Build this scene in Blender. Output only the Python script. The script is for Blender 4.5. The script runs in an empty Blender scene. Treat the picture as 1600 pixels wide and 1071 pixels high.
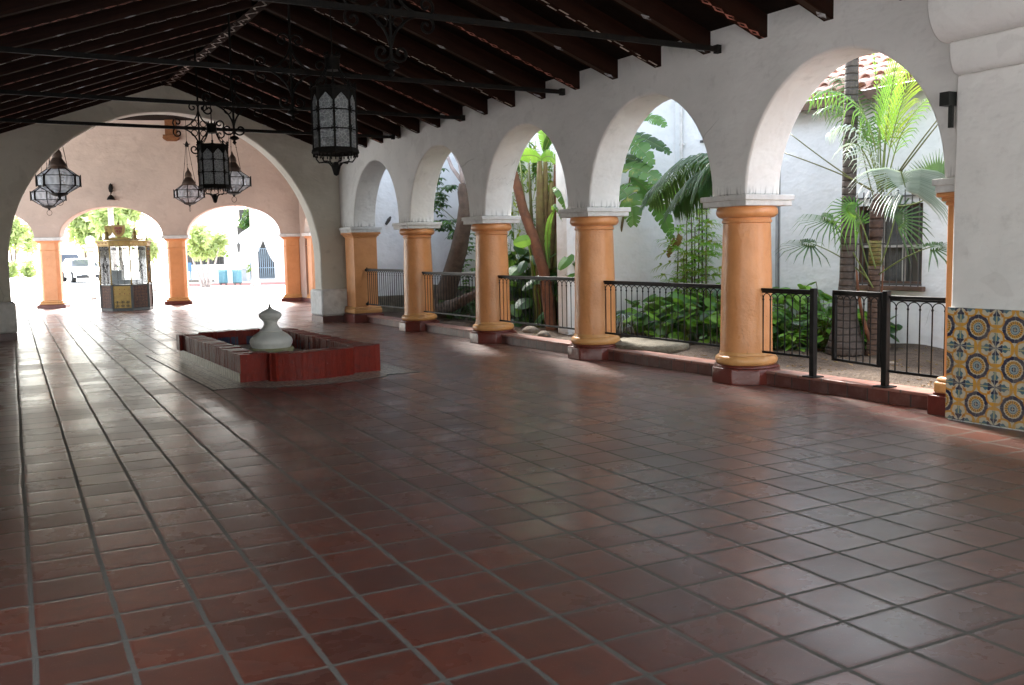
import bpy, math, random
from mathutils import Vector, Matrix
R = math.radians
PI = math.pi
random.seed(7)
rnd = random.uniform
C = bpy.context.scene.collection

# ------------------------------------------------------------------ camera
F, YAW, PITCH, ROLL, H = 1490.8, .5202, .0983, -.0197, 1.5053
TH, T = .0393, .318
_f = Vector((math.sin(YAW), math.cos(YAW), 0)); _r = Vector((math.cos(YAW), -math.sin(YAW), 0)); _u = Vector((0, 0, 1))
_f2 = _f*math.cos(PITCH) - _u*math.sin(PITCH); _u2 = _u*math.cos(PITCH) + _f*math.sin(PITCH)
CR = _r*math.cos(ROLL) + _u2*math.sin(ROLL); CU = _u2*math.cos(ROLL) - _r*math.sin(ROLL); CF = _f2
CAM = Vector((0, 0, H))
def ray(x, y): return CF + CR*((x-800)/F) - CU*((y-535.5)/F)
def atX(x, y, X): d = ray(x, y); return CAM + d*(X/d.x)
def atY(x, y, Y): d = ray(x, y); return CAM + d*(Y/d.y)
def atZ(x, y, z=0): d = ray(x, y); return CAM + d*((z-H)/d.z)
def atD(x, y, D): return CAM + ray(x, y)*D

cam = bpy.data.cameras.new('camera'); camo = bpy.data.objects.new('camera', cam); C.objects.link(camo)
cam.sensor_width = 36; cam.lens = F/1600*36; cam.clip_start = .05; cam.clip_end = 4000
camo.matrix_world = Matrix(((CR.x, CU.x, -CF.x, CAM.x), (CR.y, CU.y, -CF.y, CAM.y), (CR.z, CU.z, -CF.z, CAM.z), (0, 0, 0, 1)))
bpy.context.scene.camera = camo

# ------------------------------------------------------------------ mesh builder
class MB:
    def __init__(s): s.v = []; s.f = []; s.m = []
    def add(s, vs, fs, m=0):
        o = len(s.v); s.v += [Vector(v) for v in vs]
        for f in fs: s.f.append(tuple(i+o for i in f)); s.m.append(m)
        return s
    def box(s, c, d, rz=0, m=0, tilt=None):
        c = Vector(c); h = Vector(d)/2
        M = Matrix.Rotation(rz, 3, 'Z')
        if tilt: M = M @ tilt
        vs = [c + M @ Vector((x*h.x, y*h.y, z*h.z)) for z in (-1, 1) for (x, y) in ((-1,-1),(1,-1),(1,1),(-1,1))]
        return s.add(vs, [(3,2,1,0),(4,5,6,7),(0,1,5,4),(1,2,6,5),(2,3,7,6),(3,0,4,7)], m)
    def bb(s, x0, x1, y0, y1, z0, z1, m=0):
        return s.box(((x0+x1)/2, (y0+y1)/2, (z0+z1)/2), (x1-x0, y1-y0, z1-z0), 0, m)
    def beam(s, a, b, w, h, m=0, mbot=None, up=(0,0,1)):
        a = Vector(a); b = Vector(b); d = (b-a).normalized(); u = Vector(up); sd = d.cross(u)
        if sd.length < 1e-4: sd = d.cross(Vector((0, 1, 0)))
        sd.normalize(); u = sd.cross(d)
        vs = [p + sd*x*w/2 + u*y*h/2 for p in (a, b) for (x, y) in ((-1,-1),(1,-1),(1,1),(-1,1))]
        o = len(s.f)
        s.add(vs, [(0,1,2,3),(7,6,5,4),(0,4,5,1),(1,5,6,2),(2,6,7,3),(3,7,4,0)], m)
        if mbot is not None: s.m[o+2] = mbot
        return s
    def tube(s, pts, r, n=8, m=0, caps=True):
        pts = [Vector(p) for p in pts]; k = len(pts)
        rs = r if isinstance(r, (list, tuple)) else [r]*k
        rings = []; prev = None
        for i, p in enumerate(pts):
            t = (pts[min(i+1, k-1)] - pts[max(i-1, 0)])
            if t.length < 1e-9: t = Vector((0, 0, 1))
            t.normalize()
            if prev is None:
                a = t.cross(Vector((0, 0, 1)))
                if a.length < .05: a = t.cross(Vector((0, 1, 0)))
            else:
                a = prev - t*prev.dot(t)
                if a.length < 1e-6: a = t.cross(Vector((0, 0, 1)))
            a.normalize(); prev = a; b = t.cross(a)
            rings.append([p + (a*math.cos(2*PI*j/n) + b*math.sin(2*PI*j/n))*rs[i] for j in range(n)])
        vs = [v for g in rings for v in g]; fs = []
        for i in range(k-1):
            for j in range(n):
                fs.append((i*n+j, i*n+(j+1) % n, (i+1)*n+(j+1) % n, (i+1)*n+j))
        if caps: fs += [tuple(range(n))[::-1], tuple((k-1)*n+j for j in range(n))]
        return s.add(vs, fs, m)
    def lathe(s, prof, n=32, c=(0,0,0), m=0, ang0=0, caps=True, sx=1, sy=1):
        c = Vector(c); vs = []; fs = []; k = len(prof)
        for (r, z) in prof:
            for j in range(n):
                a = ang0 + 2*PI*j/n
                vs.append(c + Vector((r*math.cos(a)*sx, r*math.sin(a)*sy, z)))
        for i in range(k-1):
            for j in range(n):
                fs.append((i*n+j, i*n+(j+1) % n, (i+1)*n+(j+1) % n, (i+1)*n+j))
        if caps: fs += [tuple(range(n))[::-1], tuple((k-1)*n+j for j in range(n))]
        return s.add(vs, fs, m)
    def prism(s, poly, fr, depth, m=0):
        """poly: 2D points; fr: function (u, v, w) -> xyz, w from 0 to depth"""
        n = len(poly)
        vs = [fr(u, v, 0) for u, v in poly] + [fr(u, v, depth) for u, v in poly]
        fs = [tuple(range(n)), tuple(range(2*n-1, n-1, -1))]
        for i in range(n): fs.append((i, i+n, (i+1) % n+n, (i+1) % n))
        return s.add(vs, fs, m)
    def quad(s, a, b, c, d, m=0): return s.add([a, b, c, d], [(0, 1, 2, 3)], m)
    def sphere(s, c, r, n=10, m=0, sz=1.0):
        pr = [(max(1e-4, r*math.sin(PI*i/n)), -r*sz*math.cos(PI*i/n)) for i in range(n+1)]
        return s.lathe(pr, n+4, c, m, caps=False)
    def mesh(s, name, mats, off=None, smooth=None, recalc=True):
        me = bpy.data.meshes.new(name)
        o = Vector(off) if off else Vector((0, 0, 0))
        me.from_pydata([tuple(v-o) for v in s.v], [], s.f)
        for mt in (mats if isinstance(mats, (list, tuple)) else [mats]): me.materials.append(mt)
        me.polygons.foreach_set('material_index', s.m)
        if recalc:
            import bmesh
            bm = bmesh.new(); bm.from_mesh(me); bmesh.ops.recalc_face_normals(bm, faces=bm.faces); bm.to_mesh(me); bm.free()
        if smooth:
            me.polygons.foreach_set('use_smooth', [True]*len(me.polygons))
            if smooth < 179: me.set_sharp_from_angle(angle=R(smooth))
        me.update()
        return me

def link(name, me, parent=None, loc=(0,0,0), rz=0):
    o = bpy.data.objects.new(name, me); C.objects.link(o)
    o.location = loc; o.rotation_euler = (0, 0, rz)
    if parent: o.parent = parent
    return o
def tag(o, label=None, cat=None, group=None, kind=None):
    if label: o['label'] = label
    if cat: o['category'] = cat
    if group: o['group'] = group
    if kind: o['kind'] = kind
    return o
def thing(name, label, cat, loc=(0,0,0), rz=0, group=None):
    return tag(link(name, None, None, loc, rz), label, cat, group)
def root_off(p):
    o = Vector((0, 0, 0))
    while p is not None: o += Vector(p.location); p = p.parent
    return o
def part(name, mb, mats, parent, world=False, smooth=None, bevel=0, recalc=True):
    """a mesh of its own under its thing; world: the verts are world coordinates"""
    me = mb.mesh(name, mats, root_off(parent) if world else None, smooth, recalc)
    o = link(name, me, parent)
    if bevel: add_bevel(o, bevel)
    return o
def solo(name, mb, mats, label=None, cat=None, group=None, kind=None, loc=None, smooth=None, bevel=0, recalc=True, rz=0, world=True):
    l = Vector(loc) if loc is not None else Vector((0, 0, 0))
    me = mb.mesh(name, mats, l if world else None, smooth, recalc)
    o = link(name, me, None, l, rz); tag(o, label, cat, group, kind)
    if bevel: add_bevel(o, bevel)
    return o
def add_bevel(o, w, seg=2):
    b = o.modifiers.new('bevel', 'BEVEL'); b.width = w; b.segments = seg; b.limit_method = 'ANGLE'; b.angle_limit = R(40); b.harden_normals = False
    for p in o.data.polygons: p.use_smooth = True
    o.data.set_sharp_from_angle(angle=R(42))
def copy_tree(o, parent=None):
    c = o.copy(); C.objects.link(c); c.parent = parent
    for ch in list(o.children): copy_tree(ch, c)
    return c

# ------------------------------------------------------------------ materials
class NB:
    """tiny node helper: math on sockets"""
    def __init__(s, name):
        s.mat = bpy.data.materials.new(name); s.mat.use_nodes = True
        s.nt = s.mat.node_tree; s.nt.nodes.clear()
        s.out = s.nt.nodes.new('ShaderNodeOutputMaterial')
    def n(s, t, **kw):
        nd = s.nt.nodes.new(t)
        for k, v in kw.items(): setattr(nd, k, v)
        return nd
    def put(s, sock, v):
        if hasattr(v, 'is_output'): s.nt.links.new(v, sock)
        else: sock.default_value = v
    def m(s, op, *a):
        nd = s.n('ShaderNodeMath', operation=op)
        for i, v in enumerate(a): s.put(nd.inputs[i], v)
        return nd.outputs[0]
    def vm(s, op, *a):
        nd = s.n('ShaderNodeVectorMath', operation=op)
        for i, v in enumerate(a): s.put(nd.inputs[i], v)
        return nd.outputs[0]
    def mix(s, f, a, b, blend='MIX'):
        nd = s.n('ShaderNodeMix', data_type='RGBA', blend_type=blend)
        s.put(nd.inputs[0], f); s.put(nd.inputs[6], a); s.put(nd.inputs[7], b)
        return nd.outputs[2]
    def coord(s, kind='Object'): return s.n('ShaderNodeTexCoord').outputs[kind]
    def sep(s, v):
        nd = s.n('ShaderNodeSeparateXYZ'); s.put(nd.inputs[0], v); return nd.outputs
    def comb(s, x, y, z=0.):
        nd = s.n('ShaderNodeCombineXYZ'); s.put(nd.inputs[0], x); s.put(nd.inputs[1], y); s.put(nd.inputs[2], z); return nd.outputs[0]
    def noise(s, v, scale, detail=4., rough=.6, dist=0.):
        nd = s.n('ShaderNodeTexNoise'); s.put(nd.inputs['Vector'], v); s.put(nd.inputs['Scale'], scale)
        nd.inputs['Detail'].default_value = detail; nd.inputs['Roughness'].default_value = rough; nd.inputs['Distortion'].default_value = dist
        return nd.outputs[0]
    def white(s, v):
        nd = s.n('ShaderNodeTexWhiteNoise'); s.put(nd.inputs['Vector'], v); return nd.outputs
    def vor(s, v, scale, feature='F1', out='Distance'):
        nd = s.n('ShaderNodeTexVoronoi', feature=feature); s.put(nd.inputs['Vector'], v); s.put(nd.inputs['Scale'], scale); return nd.outputs[out]
    def ramp(s, v, a, b, smooth=True):
        nd = s.n('ShaderNodeMapRange', interpolation_type='SMOOTHSTEP' if smooth else 'LINEAR')
        s.put(nd.inputs[0], v); s.put(nd.inputs[1], a); s.put(nd.inputs[2], b); nd.inputs[3].default_value = 0.; nd.inputs[4].default_value = 1.
        return nd.outputs[0]
    def bump(s, h, dist, strength=1., nrm=None):
        nd = s.n('ShaderNodeBump'); s.put(nd.inputs['Height'], h); nd.inputs['Distance'].default_value = dist; nd.inputs['Strength'].default_value = strength
        if nrm is not None: s.put(nd.inputs['Normal'], nrm)
        return nd.outputs[0]
    def bsdf(s, **kw):
        nd = s.n('ShaderNodeBsdfPrincipled')
        for k, v in kw.items(): s.put(nd.inputs[k.replace('_', ' ')], v)
        return nd
    def end(s, sh): s.nt.links.new(sh, s.out.inputs[0]); return s.mat
def col(r, g, b): return (r, g, b, 1.)
def pmat(name, base, alt=None, rough=.7, scale=6., bump=.0, bscale=30., spec=.5, metal=0., rvar=.1, coat=0., stain=None, sscale=1.2):
    b = NB(name); co = b.coord()
    n1 = b.noise(co, scale, 5.)
    c = b.mix(b.ramp(n1, .3, .7), col(*base), col(*(alt or [x*.8 for x in base])))
    if stain:
        n2 = b.noise(co, sscale, 6., .65, .4)
        c = b.mix(b.m('MULTIPLY', b.ramp(n2, .5, .78), .8), c, col(*stain))
    p = b.bsdf(Base_Color=c, Metallic=metal, Coat_Weight=coat)
    p.inputs['Specular IOR Level'].default_value = spec
    b.put(p.inputs['Roughness'], b.m('ADD', rough-rvar/2, b.m('MULTIPLY', b.noise(co, scale*3, 3.), rvar)))
    if bump: b.put(p.inputs['Normal'], b.bump(b.noise(co, bscale, 6., .6), bump))
    return b.end(p.outputs[0])
def leafmat(name, c1, c2, trans=.35, rough=.45, scale=4., tip=None):
    b = NB(name); co = b.coord()
    oi = b.n('ShaderNodeObjectInfo').outputs['Random']
    gi = b.n('ShaderNodeNewGeometry').outputs['Random Per Island']
    f = b.m('ADD', b.m('MULTIPLY', gi, .6), b.m('MULTIPLY', b.noise(co, scale, 3.), .5))
    c = b.mix(b.ramp(f, .15, .95, False), col(*c1), col(*c2))
    if tip: c = b.mix(b.ramp(b.noise(co, scale*2.3, 4.), .58, .72), c, col(*tip))
    p = b.bsdf(Base_Color=c, Roughness=rough)
    p.inputs['Specular IOR Level'].default_value = .4
    t = b.n('ShaderNodeBsdfTranslucent'); b.put(t.inputs[0], b.mix(.5, c, b.mix(.6, c, col(.5, .7, .08))))
    mx = b.n('ShaderNodeMixShader'); mx.inputs[0].default_value = trans
    b.nt.links.new(p.outputs[0], mx.inputs[1]); b.nt.links.new(t.outputs[0], mx.inputs[2])
    return b.end(mx.outputs[0])
M = {}
def plaster(name, base, alt, dirt, bump=.006, drip=False):
    b = NB(name); co = b.coord()
    z = b.sep(co)[2]
    n1 = b.noise(co, .9, 6., .6, .3); n2 = b.noise(co, 5., 5., .65); n3 = b.noise(co, 22., 4.)
    c = b.mix(b.ramp(n1, .35, .7), col(*base), col(*alt))
    c = b.mix(b.m('MULTIPLY', b.ramp(n2, .54, .8), .5), c, col(*dirt))
    pt = b.noise(b.vm('ADD', co, (5.3, 2.1, 8.7)), 1.7, 2., .5, 1.2); c = b.mix(b.m('MULTIPLY', b.ramp(pt, .60, .635), .22), c, col(*[min(.85, x*1.12) for x in base])); c = b.mix(b.m('MULTIPLY', b.ramp(pt, .37, .34), .2), c, col(*dirt))
    # vertical streaks left by rain and hands
    st = b.noise(b.vm('MULTIPLY', co, (7., 7., .7)), 1.6, 5., .7)
    c = b.mix(b.m('MULTIPLY', b.ramp(st, .6, .85), .35), c, col(*dirt))
    sp = b.noise(co, 60., 2.); c = b.mix(b.m('MULTIPLY', b.ramp(sp, .68, .76), .4), c, col(*dirt))
    ck = b.vor(b.vm('ADD', co, b.vm('MULTIPLY', b.n('ShaderNodeTexNoise').outputs['Color'], (.25, .25, .25))), .7, 'DISTANCE_TO_EDGE')
    ckm = b.m('MULTIPLY', b.m('LESS_THAN', ck, .0022), b.ramp(b.noise(co, .8, 2.), .60, .66))
    c = b.mix(b.m('MULTIPLY', ckm, .4), c, col(*[x*.55 for x in dirt]))
    if drip:       # grime strokes running up from the ledges of the capitals
        gr = b.m('MULTIPLY', b.ramp(z, .13, .0), b.ramp(b.noise(b.vm('MULTIPLY', co, (26., 26., 2.)), 1., 3.), .48, .62)); gr = b.m('MULTIPLY', gr, b.m('GREATER_THAN', z, -.01))
        c = b.mix(b.m('MULTIPLY', gr, .6), c, col(.16, .15, .14))
    p = b.bsdf(Base_Color=c, Roughness=.72); p.inputs['Specular IOR Level'].default_value = .25
    h = b.m('ADD', b.m('MULTIPLY', b.noise(b.vm('MULTIPLY', co, (1., 1., 1.6)), 2.2, 3.), 1.7), b.m('ADD', b.m('MULTIPLY', n2, .26), b.m('MULTIPLY', n3, .05)))
    h = b.m('SUBTRACT', h, b.m('MULTIPLY', ckm, .25))
    b.put(p.inputs['Normal'], b.bump(h, bump*3))
    return b.end(p.outputs[0])
M['plaster'] = plaster('white_plaster', (.78, .76, .735), (.70, .685, .66), (.50, .48, .455), .007, True)
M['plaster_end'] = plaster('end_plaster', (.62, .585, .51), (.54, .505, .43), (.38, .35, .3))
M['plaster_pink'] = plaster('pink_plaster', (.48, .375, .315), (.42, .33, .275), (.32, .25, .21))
M['plaster_garden'] = plaster('garden_plaster', (.80, .81, .815), (.73, .745, .75), (.54, .55, .53))
M['trim_white'] = pmat('trim_white', (.70, .69, .67), (.58, .57, .55), .6, 9, .004, 30, stain=(.4, .38, .35), sscale=3)

def paint(name, base, alt):
    b = NB(name); co = b.coord()
    c = b.mix(b.ramp(b.noise(co, 2.3, 6., .65), .35, .7), col(*base), col(*alt))
    c = b.mix(b.m('MULTIPLY', b.ramp(b.noise(co, 14., 4., .7), .64, .74), .5), c, col(*[x*.6 for x in base]))
    z = b.sep(co)[2]
    scuff = b.m('MULTIPLY', b.ramp(b.noise(b.vm('MULTIPLY', co, (1., 1., .35)), 9., 6., .75, .4), .58, .70), b.ramp(z, 1.7, .25))
    c = b.mix(b.m('MULTIPLY', scuff, .45), c, col(base[0]*.45, base[1]*.42, base[2]*.5))
    fleck = b.ramp(b.noise(co, 34., 3., .6), .73, .76); c = b.mix(b.m('MULTIPLY', fleck, .7), c, col(.14, .07, .04))
    p = b.bsdf(Base_Color=c)
    b.put(p.inputs['Roughness'], b.m('ADD', .2, b.m('MULTIPLY', b.noise(co, 9., 4.), .26)))
    p.inputs['Specular IOR Level'].default_value = .5
    h = b.m('ADD', b.noise(co, 4.5, 4.), b.m('MULTIPLY', b.noise(co, 26., 3.), .3))
    b.put(p.inputs['Normal'], b.bump(h, .014))
    return b.end(p.outputs[0])
M['orange'] = paint('orange_paint', (.70, .315, .125), (.61, .26, .095))
M['ochre'] = paint('ochre_paint', (.70, .36, .135), (.58, .28, .095))
M['red_plinth'] = paint('red_plinth_paint', (.15, .03, .02), (.11, .022, .016))
M['skirting'] = pmat('skirting_red', (.10, .03, .025), (.07, .02, .02), .35, 8, .003, 20)

# hall floor: hand-made square tiles, wide grey joints
def floor_mat():
    b = NB('terracotta_tile_floor'); co = b.coord(); x, y, z = b.sep(co)
    wob = b.noise(co, .55, 2.); wob2 = b.noise(b.vm('ADD', co, (31., 7., 0.)), .55, 2.)
    xt = b.m('SUBTRACT', b.m('MULTIPLY', x, math.cos(TH)/T), b.m('MULTIPLY', y, math.sin(TH)/T))
    yt = b.m('ADD', b.m('MULTIPLY', x, math.sin(TH)/T), b.m('MULTIPLY', y, math.cos(TH)/T))
    xt = b.m('ADD', b.m('ADD', xt, .0408), b.m('MULTIPLY', b.m('SUBTRACT', wob, .5), .09))
    yt = b.m('ADD', b.m('SUBTRACT', yt, 15.3464), b.m('MULTIPLY', b.m('SUBTRACT', wob2, .5), .09))
    fx = b.m('SUBTRACT', b.m('FRACT', b.m('ADD', xt, .5)), .5); fy = b.m('SUBTRACT', b.m('FRACT', b.m('ADD', yt, .5)), .5)
    cx = b.m('FLOOR', xt); cy = b.m('FLOOR', yt)
    edge = b.m('MULTIPLY', b.m('SUBTRACT', b.noise(co, 22., 5., .7), .5), .05)
    ax = b.m('ADD', b.m('ABSOLUTE', fx), edge); ay = b.m('ADD', b.m('ABSOLUTE', fy), edge)
    jx = b.ramp(ax, .029, .040); jy = b.ramp(ay, .024, .035)
    tile = b.m('MULTIPLY', jx, jy)                       # 1 on the tile, 0 in the joint
    cell = b.comb(cx, cy, 3.)
    w = b.white(cell); rv = w[0]; rc = b.sep(w[1])
    t1 = b.mix(rv, col(.225, .052, .025), col(.120, .029, .015))
    t1 = b.mix(b.m('MULTIPLY', b.ramp(rc[2], .72, 1.), .6), t1, col(.20, .062, .036))
    tc = b.mix(b.ramp(b.noise(co, 7., 6., .7, .6), .38, .72), t1, b.mix(.6, t1, col(.09, .032, .024)))
    tc = b.mix(b.m('MULTIPLY', b.ramp(b.noise(b.vm('MULTIPLY', co, (1., 2.2, 1.)), 2.1, 6., .7, .8), .55, .8), .4), tc, col(.20, .12, .095))
    speck = b.noise(co, 120., 2.); tc = b.mix(b.m('MULTIPLY', b.ramp(speck, .66, .74), .55), tc, col(.42, .30, .24))
    scr = b.noise(b.vm('MULTIPLY', co, (3., 40., 1.)), 2.4, 3.); tc = b.mix(b.m('MULTIPLY', b.ramp(scr, .66, .76), .3), tc, col(.4, .3, .25))
    stn = b.ramp(b.noise(co, .45, 6., .7, .5), .50, .72); tc = b.mix(b.m('MULTIPLY', stn, .55), tc, b.mix(.5, tc, col(.05, .022, .018)))
    chip = b.m('MULTIPLY', b.ramp(b.noise(co, 17., 5., .75), .66, .70), b.m('SUBTRACT', 1., b.m('MULTIPLY', b.ramp(ax, .03, .12), b.ramp(ay, .03, .12)))); tc = b.mix(b.m('MULTIPLY', chip, .6), tc, col(.16, .12, .10))
    g = b.mix(b.noise(co, 60., 4.), col(.10, .085, .066), col(.20, .175, .14))
    c = b.mix(tile, g, tc)
    p = b.bsdf(Base_Color=c); p.inputs['Specular IOR Level'].default_value = .7
    wear = b.ramp(b.noise(co, .8, 5., .65, .5), .3, .75)
    rt = b.m('ADD', b.m('ADD', .195, b.m('MULTIPLY', wear, .12)), b.m('ADD', b.m('MULTIPLY', rv, .05), b.m('MULTIPLY', b.noise(co, 11., 5.), .06)))
    b.put(p.inputs['Roughness'], b.m('ADD', b.m('MULTIPLY', tile, b.m('SUBTRACT', b.m('ADD', rt, .17), .85)), .85))
    b.put(p.inputs['Coat Weight'], b.m('MULTIPLY', tile, .6)); b.put(p.inputs['Coat Roughness'], b.m('ADD', rt, -.02)); p.inputs['Coat IOR'].default_value = 1.5
    # each tile lies a little out of level
    slope = b.m('ADD', b.m('MULTIPLY', b.m('SUBTRACT', rc[0], .5), b.m('SUBTRACT', b.m('FRACT', xt), .5)), b.m('MULTIPLY', b.m('SUBTRACT', rc[1], .5), b.m('SUBTRACT', b.m('FRACT', yt), .5)))
    cup = b.m('MULTIPLY', b.m('ADD', b.m('MULTIPLY', fx, fx), b.m('MULTIPLY', fy, fy)), -.5)
    h = b.m('ADD', b.m('MULTIPLY', slope, .6), b.m('ADD', b.m('MULTIPLY', b.m('MULTIPLY', b.ramp(ax, .025, .085), b.ramp(ay, .02, .08)), .13), b.m('MULTIPLY', b.noise(co, 3.5, 2.), .16)))
    h = b.m('ADD', h, b.m('MULTIPLY', b.noise(co, 55., 3.), .02))
    nn_ = b.bump(h, .0065); b.put(p.inputs['Normal'], nn_); b.put(p.inputs['Coat Normal'], nn_)
    return b.end(p.outputs[0])
M['floor'] = floor_mat()

def kerb_mat(name, L, c1, c2, joint=(.05, .035, .03), axis=1):
    b = NB(name); co = b.coord(); y = b.sep(co)[axis]
    yy = b.m('DIVIDE', y, L); fr = b.m('ABSOLUTE', b.m('SUBTRACT', b.m('FRACT', yy), .5))
    j = b.ramp(fr, .455, .475)
    rv = b.white(b.comb(b.m('FLOOR', yy), 1., 2.))[0]
    c = b.mix(rv, col(*c1), col(*c2)); c = b.mix(b.ramp(b.noise(co, 9., 5., .7), .4, .75), c, b.mix(.25, c, col(.35, .25, .22)))
    c = b.mix(j, c, col(*joint))
    p = b.bsdf(Base_Color=c)
    b.put(p.inputs['Roughness'], b.m('ADD', .28, b.m('MULTIPLY', b.noise(co, 7., 4.), .3)))
    b.put(p.inputs['Normal'], b.bump(b.m('ADD', b.m('MULTIPLY', j, -.5), b.m('MULTIPLY', b.noise(co, 12., 4.), .4)), .006))
    return b.end(p.outputs[0])
M['kerb_side'] = kerb_mat('kerb_side_tile', .24, (.15, .045, .032), (.09, .03, .024))
M['kerb_top'] = kerb_mat('kerb_top_tile', .31, (.36, .17, .13), (.29, .125, .095), (.16, .12, .1))

# wood
def wood(name, c1, c2, rough=.6):
    b = NB(name); co = b.coord()
    g = b.noise(b.vm('MULTIPLY', co, (1.2, 14., 14.)), 2., 5., .65, .6)
    c = b.mix(b.ramp(g, .3, .7), col(*c1), col(*c2))
    p = b.bsdf(Base_Color=c, Roughness=rough); p.inputs['Specular IOR Level'].default_value = .12; b.put(p.inputs['Normal'], b.bump(g, .004))
    return b.end(p.outputs[0])
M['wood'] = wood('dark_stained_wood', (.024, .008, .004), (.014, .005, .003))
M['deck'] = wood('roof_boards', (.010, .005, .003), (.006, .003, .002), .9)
M['wood_brown'] = wood('brown_corbel_wood', (.20, .085, .035), (.14, .055, .025))

def stencil(name, kind):
    """painted underside of a rafter: runs along local x, across local y"""
    b = NB(name); co = b.coord(); x, y, z = b.sep(co)
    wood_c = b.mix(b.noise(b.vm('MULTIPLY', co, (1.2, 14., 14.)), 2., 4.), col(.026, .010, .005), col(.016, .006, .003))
    if kind == 'dash':
        u = b.m('FRACT', b.m('DIVIDE', x, .26)); s = b.m('SIGN', y)
        uu = b.m('FRACT', b.m('ADD', u, b.m('MULTIPLY', s, .25)))
        m_ = b.m('MULTIPLY', b.m('LESS_THAN', uu, .5), b.m('MULTIPLY', b.m('GREATER_THAN', b.m('ABSOLUTE', y), .012), b.m('LESS_THAN', b.m('ABSOLUTE', y), .038)))
        pc = col(.75, .68, .60)
    elif kind == 'red':
        u = b.m('ABSOLUTE', b.m('SUBTRACT', b.m('FRACT', b.m('DIVIDE', x, .17)), .5))
        d = b.m('ADD', b.m('MULTIPLY', u, 2.), b.m('DIVIDE', b.m('ABSOLUTE', y), .045))
        m_ = b.m('MULTIPLY', b.m('LESS_THAN', d, 1.0), b.m('GREATER_THAN', d, .45))
        pc = col(.62, .25, .19)
    elif kind == 'dot':
        u = b.m('MULTIPLY', b.m('SUBTRACT', b.m('FRACT', b.m('DIVIDE', x, .78)), .5), .78)
        d = b.m('ADD', b.m('ABSOLUTE', u), b.m('MULTIPLY', b.m('ABSOLUTE', y), 1.6))
        m_ = b.m('LESS_THAN', d, .075); pc = col(.62, .66, .70)
        wood_c = b.mix(b.m('LESS_THAN', b.m('ABSOLUTE', y), .036), wood_c, col(.06, .04, .03))
    else:  # lozenge vine on the ridge beam
        u = b.m('FRACT', b.m('DIVIDE', x, .42))
        v = b.m('MULTIPLY', b.m('SINE', b.m('MULTIPLY', u, 2*PI)), .045)
        m_ = b.m('MAXIMUM', b.m('LESS_THAN', b.m('ABSOLUTE', b.m('SUBTRACT', y, v)), .016), b.m('LESS_THAN', b.vor(b.vm('MULTIPLY', co, (1., 1., 0.)), 11.), .2))
        pc = col(.72, .64, .58)
    wearm = b.ramp(b.noise(co, 6., 4.), .36, .56)
    c = b.mix(b.m('MULTIPLY', m_, b.m('MULTIPLY', wearm, .9)), wood_c, pc)
    p = b.bsdf(Base_Color=c, Roughness=.8); p.inputs['Specular IOR Level'].default_value = .03
    return b.end(p.outputs[0])
M['st_dash'] = stencil('rafter_stencil_dashes', 'dash'); M['st_red'] = stencil('rafter_stencil_red', 'red')
M['st_dot'] = stencil('rafter_stencil_dots', 'dot'); M['st_ridge'] = stencil('ridge_stencil', 'ridge')

M['iron'] = pmat('black_iron', (.008, .008, .008), (.014, .012, .010), .6, 12, .002, 40, .1, 0.)
M['rail_iron'] = pmat('black_rail_paint', (.008, .009, .009), (.013, .013, .013), .5, 10, .0015, 30, .22)
M['copper'] = pmat('old_copper', (.07, .042, .028), (.045, .03, .024), .5, 8, .003, 30, .5, .6)
def lamp_glass(name, c1, c2, tr, vs, see=.3, met=0.):
    b = NB(name); co = b.coord()
    v = b.vor(co, vs, 'DISTANCE_TO_EDGE')
    c = b.mix(b.ramp(b.noise(co, 9., 4.), .35, .7), col(*c1), col(*c2))
    c = b.mix(b.ramp(v, .0, .12), c, b.mix(.45, c, col(.12, .13, .14)))
    p = b.bsdf(Base_Color=c, Roughness=.2, Metallic=met); p.inputs['Specular IOR Level'].default_value = .6
    b.put(p.inputs['Normal'], b.bump(b.m('ADD', b.ramp(v, 0., .28), b.m('MULTIPLY', b.noise(co, 30., 3.), .4)), .02))
    t = b.n('ShaderNodeBsdfTranslucent'); b.put(t.inputs[0], b.mix(.3, c, col(.9, .92, .95)))
    mx = b.n('ShaderNodeMixShader'); mx.inputs[0].default_value = tr
    b.nt.links.new(p.outputs[0], mx.inputs[1]); b.nt.links.new(t.outputs[0], mx.inputs[2])
    tp_ = b.n('ShaderNodeBsdfTransparent'); tp_.inputs[0].default_value = (.92, .95, .97, 1)
    m2 = b.n('ShaderNodeMixShader'); b.put(m2.inputs[0], b.m('ADD', see*.85, b.m('MULTIPLY', b.ramp(v, .02, .3), see*.25)))
    b.nt.links.new(mx.outputs[0], m2.inputs[1]); b.nt.links.new(tp_.outputs[0], m2.inputs[2])
    return b.end(m2.outputs[0])
M['glass'] = lamp_glass('hammered_glass', (.86, .90, .92), (.70, .74, .77), .32, 24., .34, .0)
M['glass_milk'] = lamp_glass('milky_glass', (.84, .84, .86), (.76, .76, .79), .75, 3., .62)
def clear_glass(name, tint, a):
    b = NB(name)
    g = b.n('ShaderNodeBsdfGlossy'); g.inputs['Roughness'].default_value = .03
    t = b.n('ShaderNodeBsdfTransparent'); t.inputs[0].default_value = tint
    mx = b.n('ShaderNodeMixShader'); fr = b.n('ShaderNodeFresnel'); fr.inputs[0].default_value = 1.45
    b.put(mx.inputs[0], b.m('ADD', fr.outputs[0], a)); b.nt.links.new(t.outputs[0], mx.inputs[1]); b.nt.links.new(g.outputs[0], mx.inputs[2])
    return b.end(mx.outputs[0])
M['clear'] = clear_glass('clear_glass', (.93, .95, .95, 1), .02)
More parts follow.
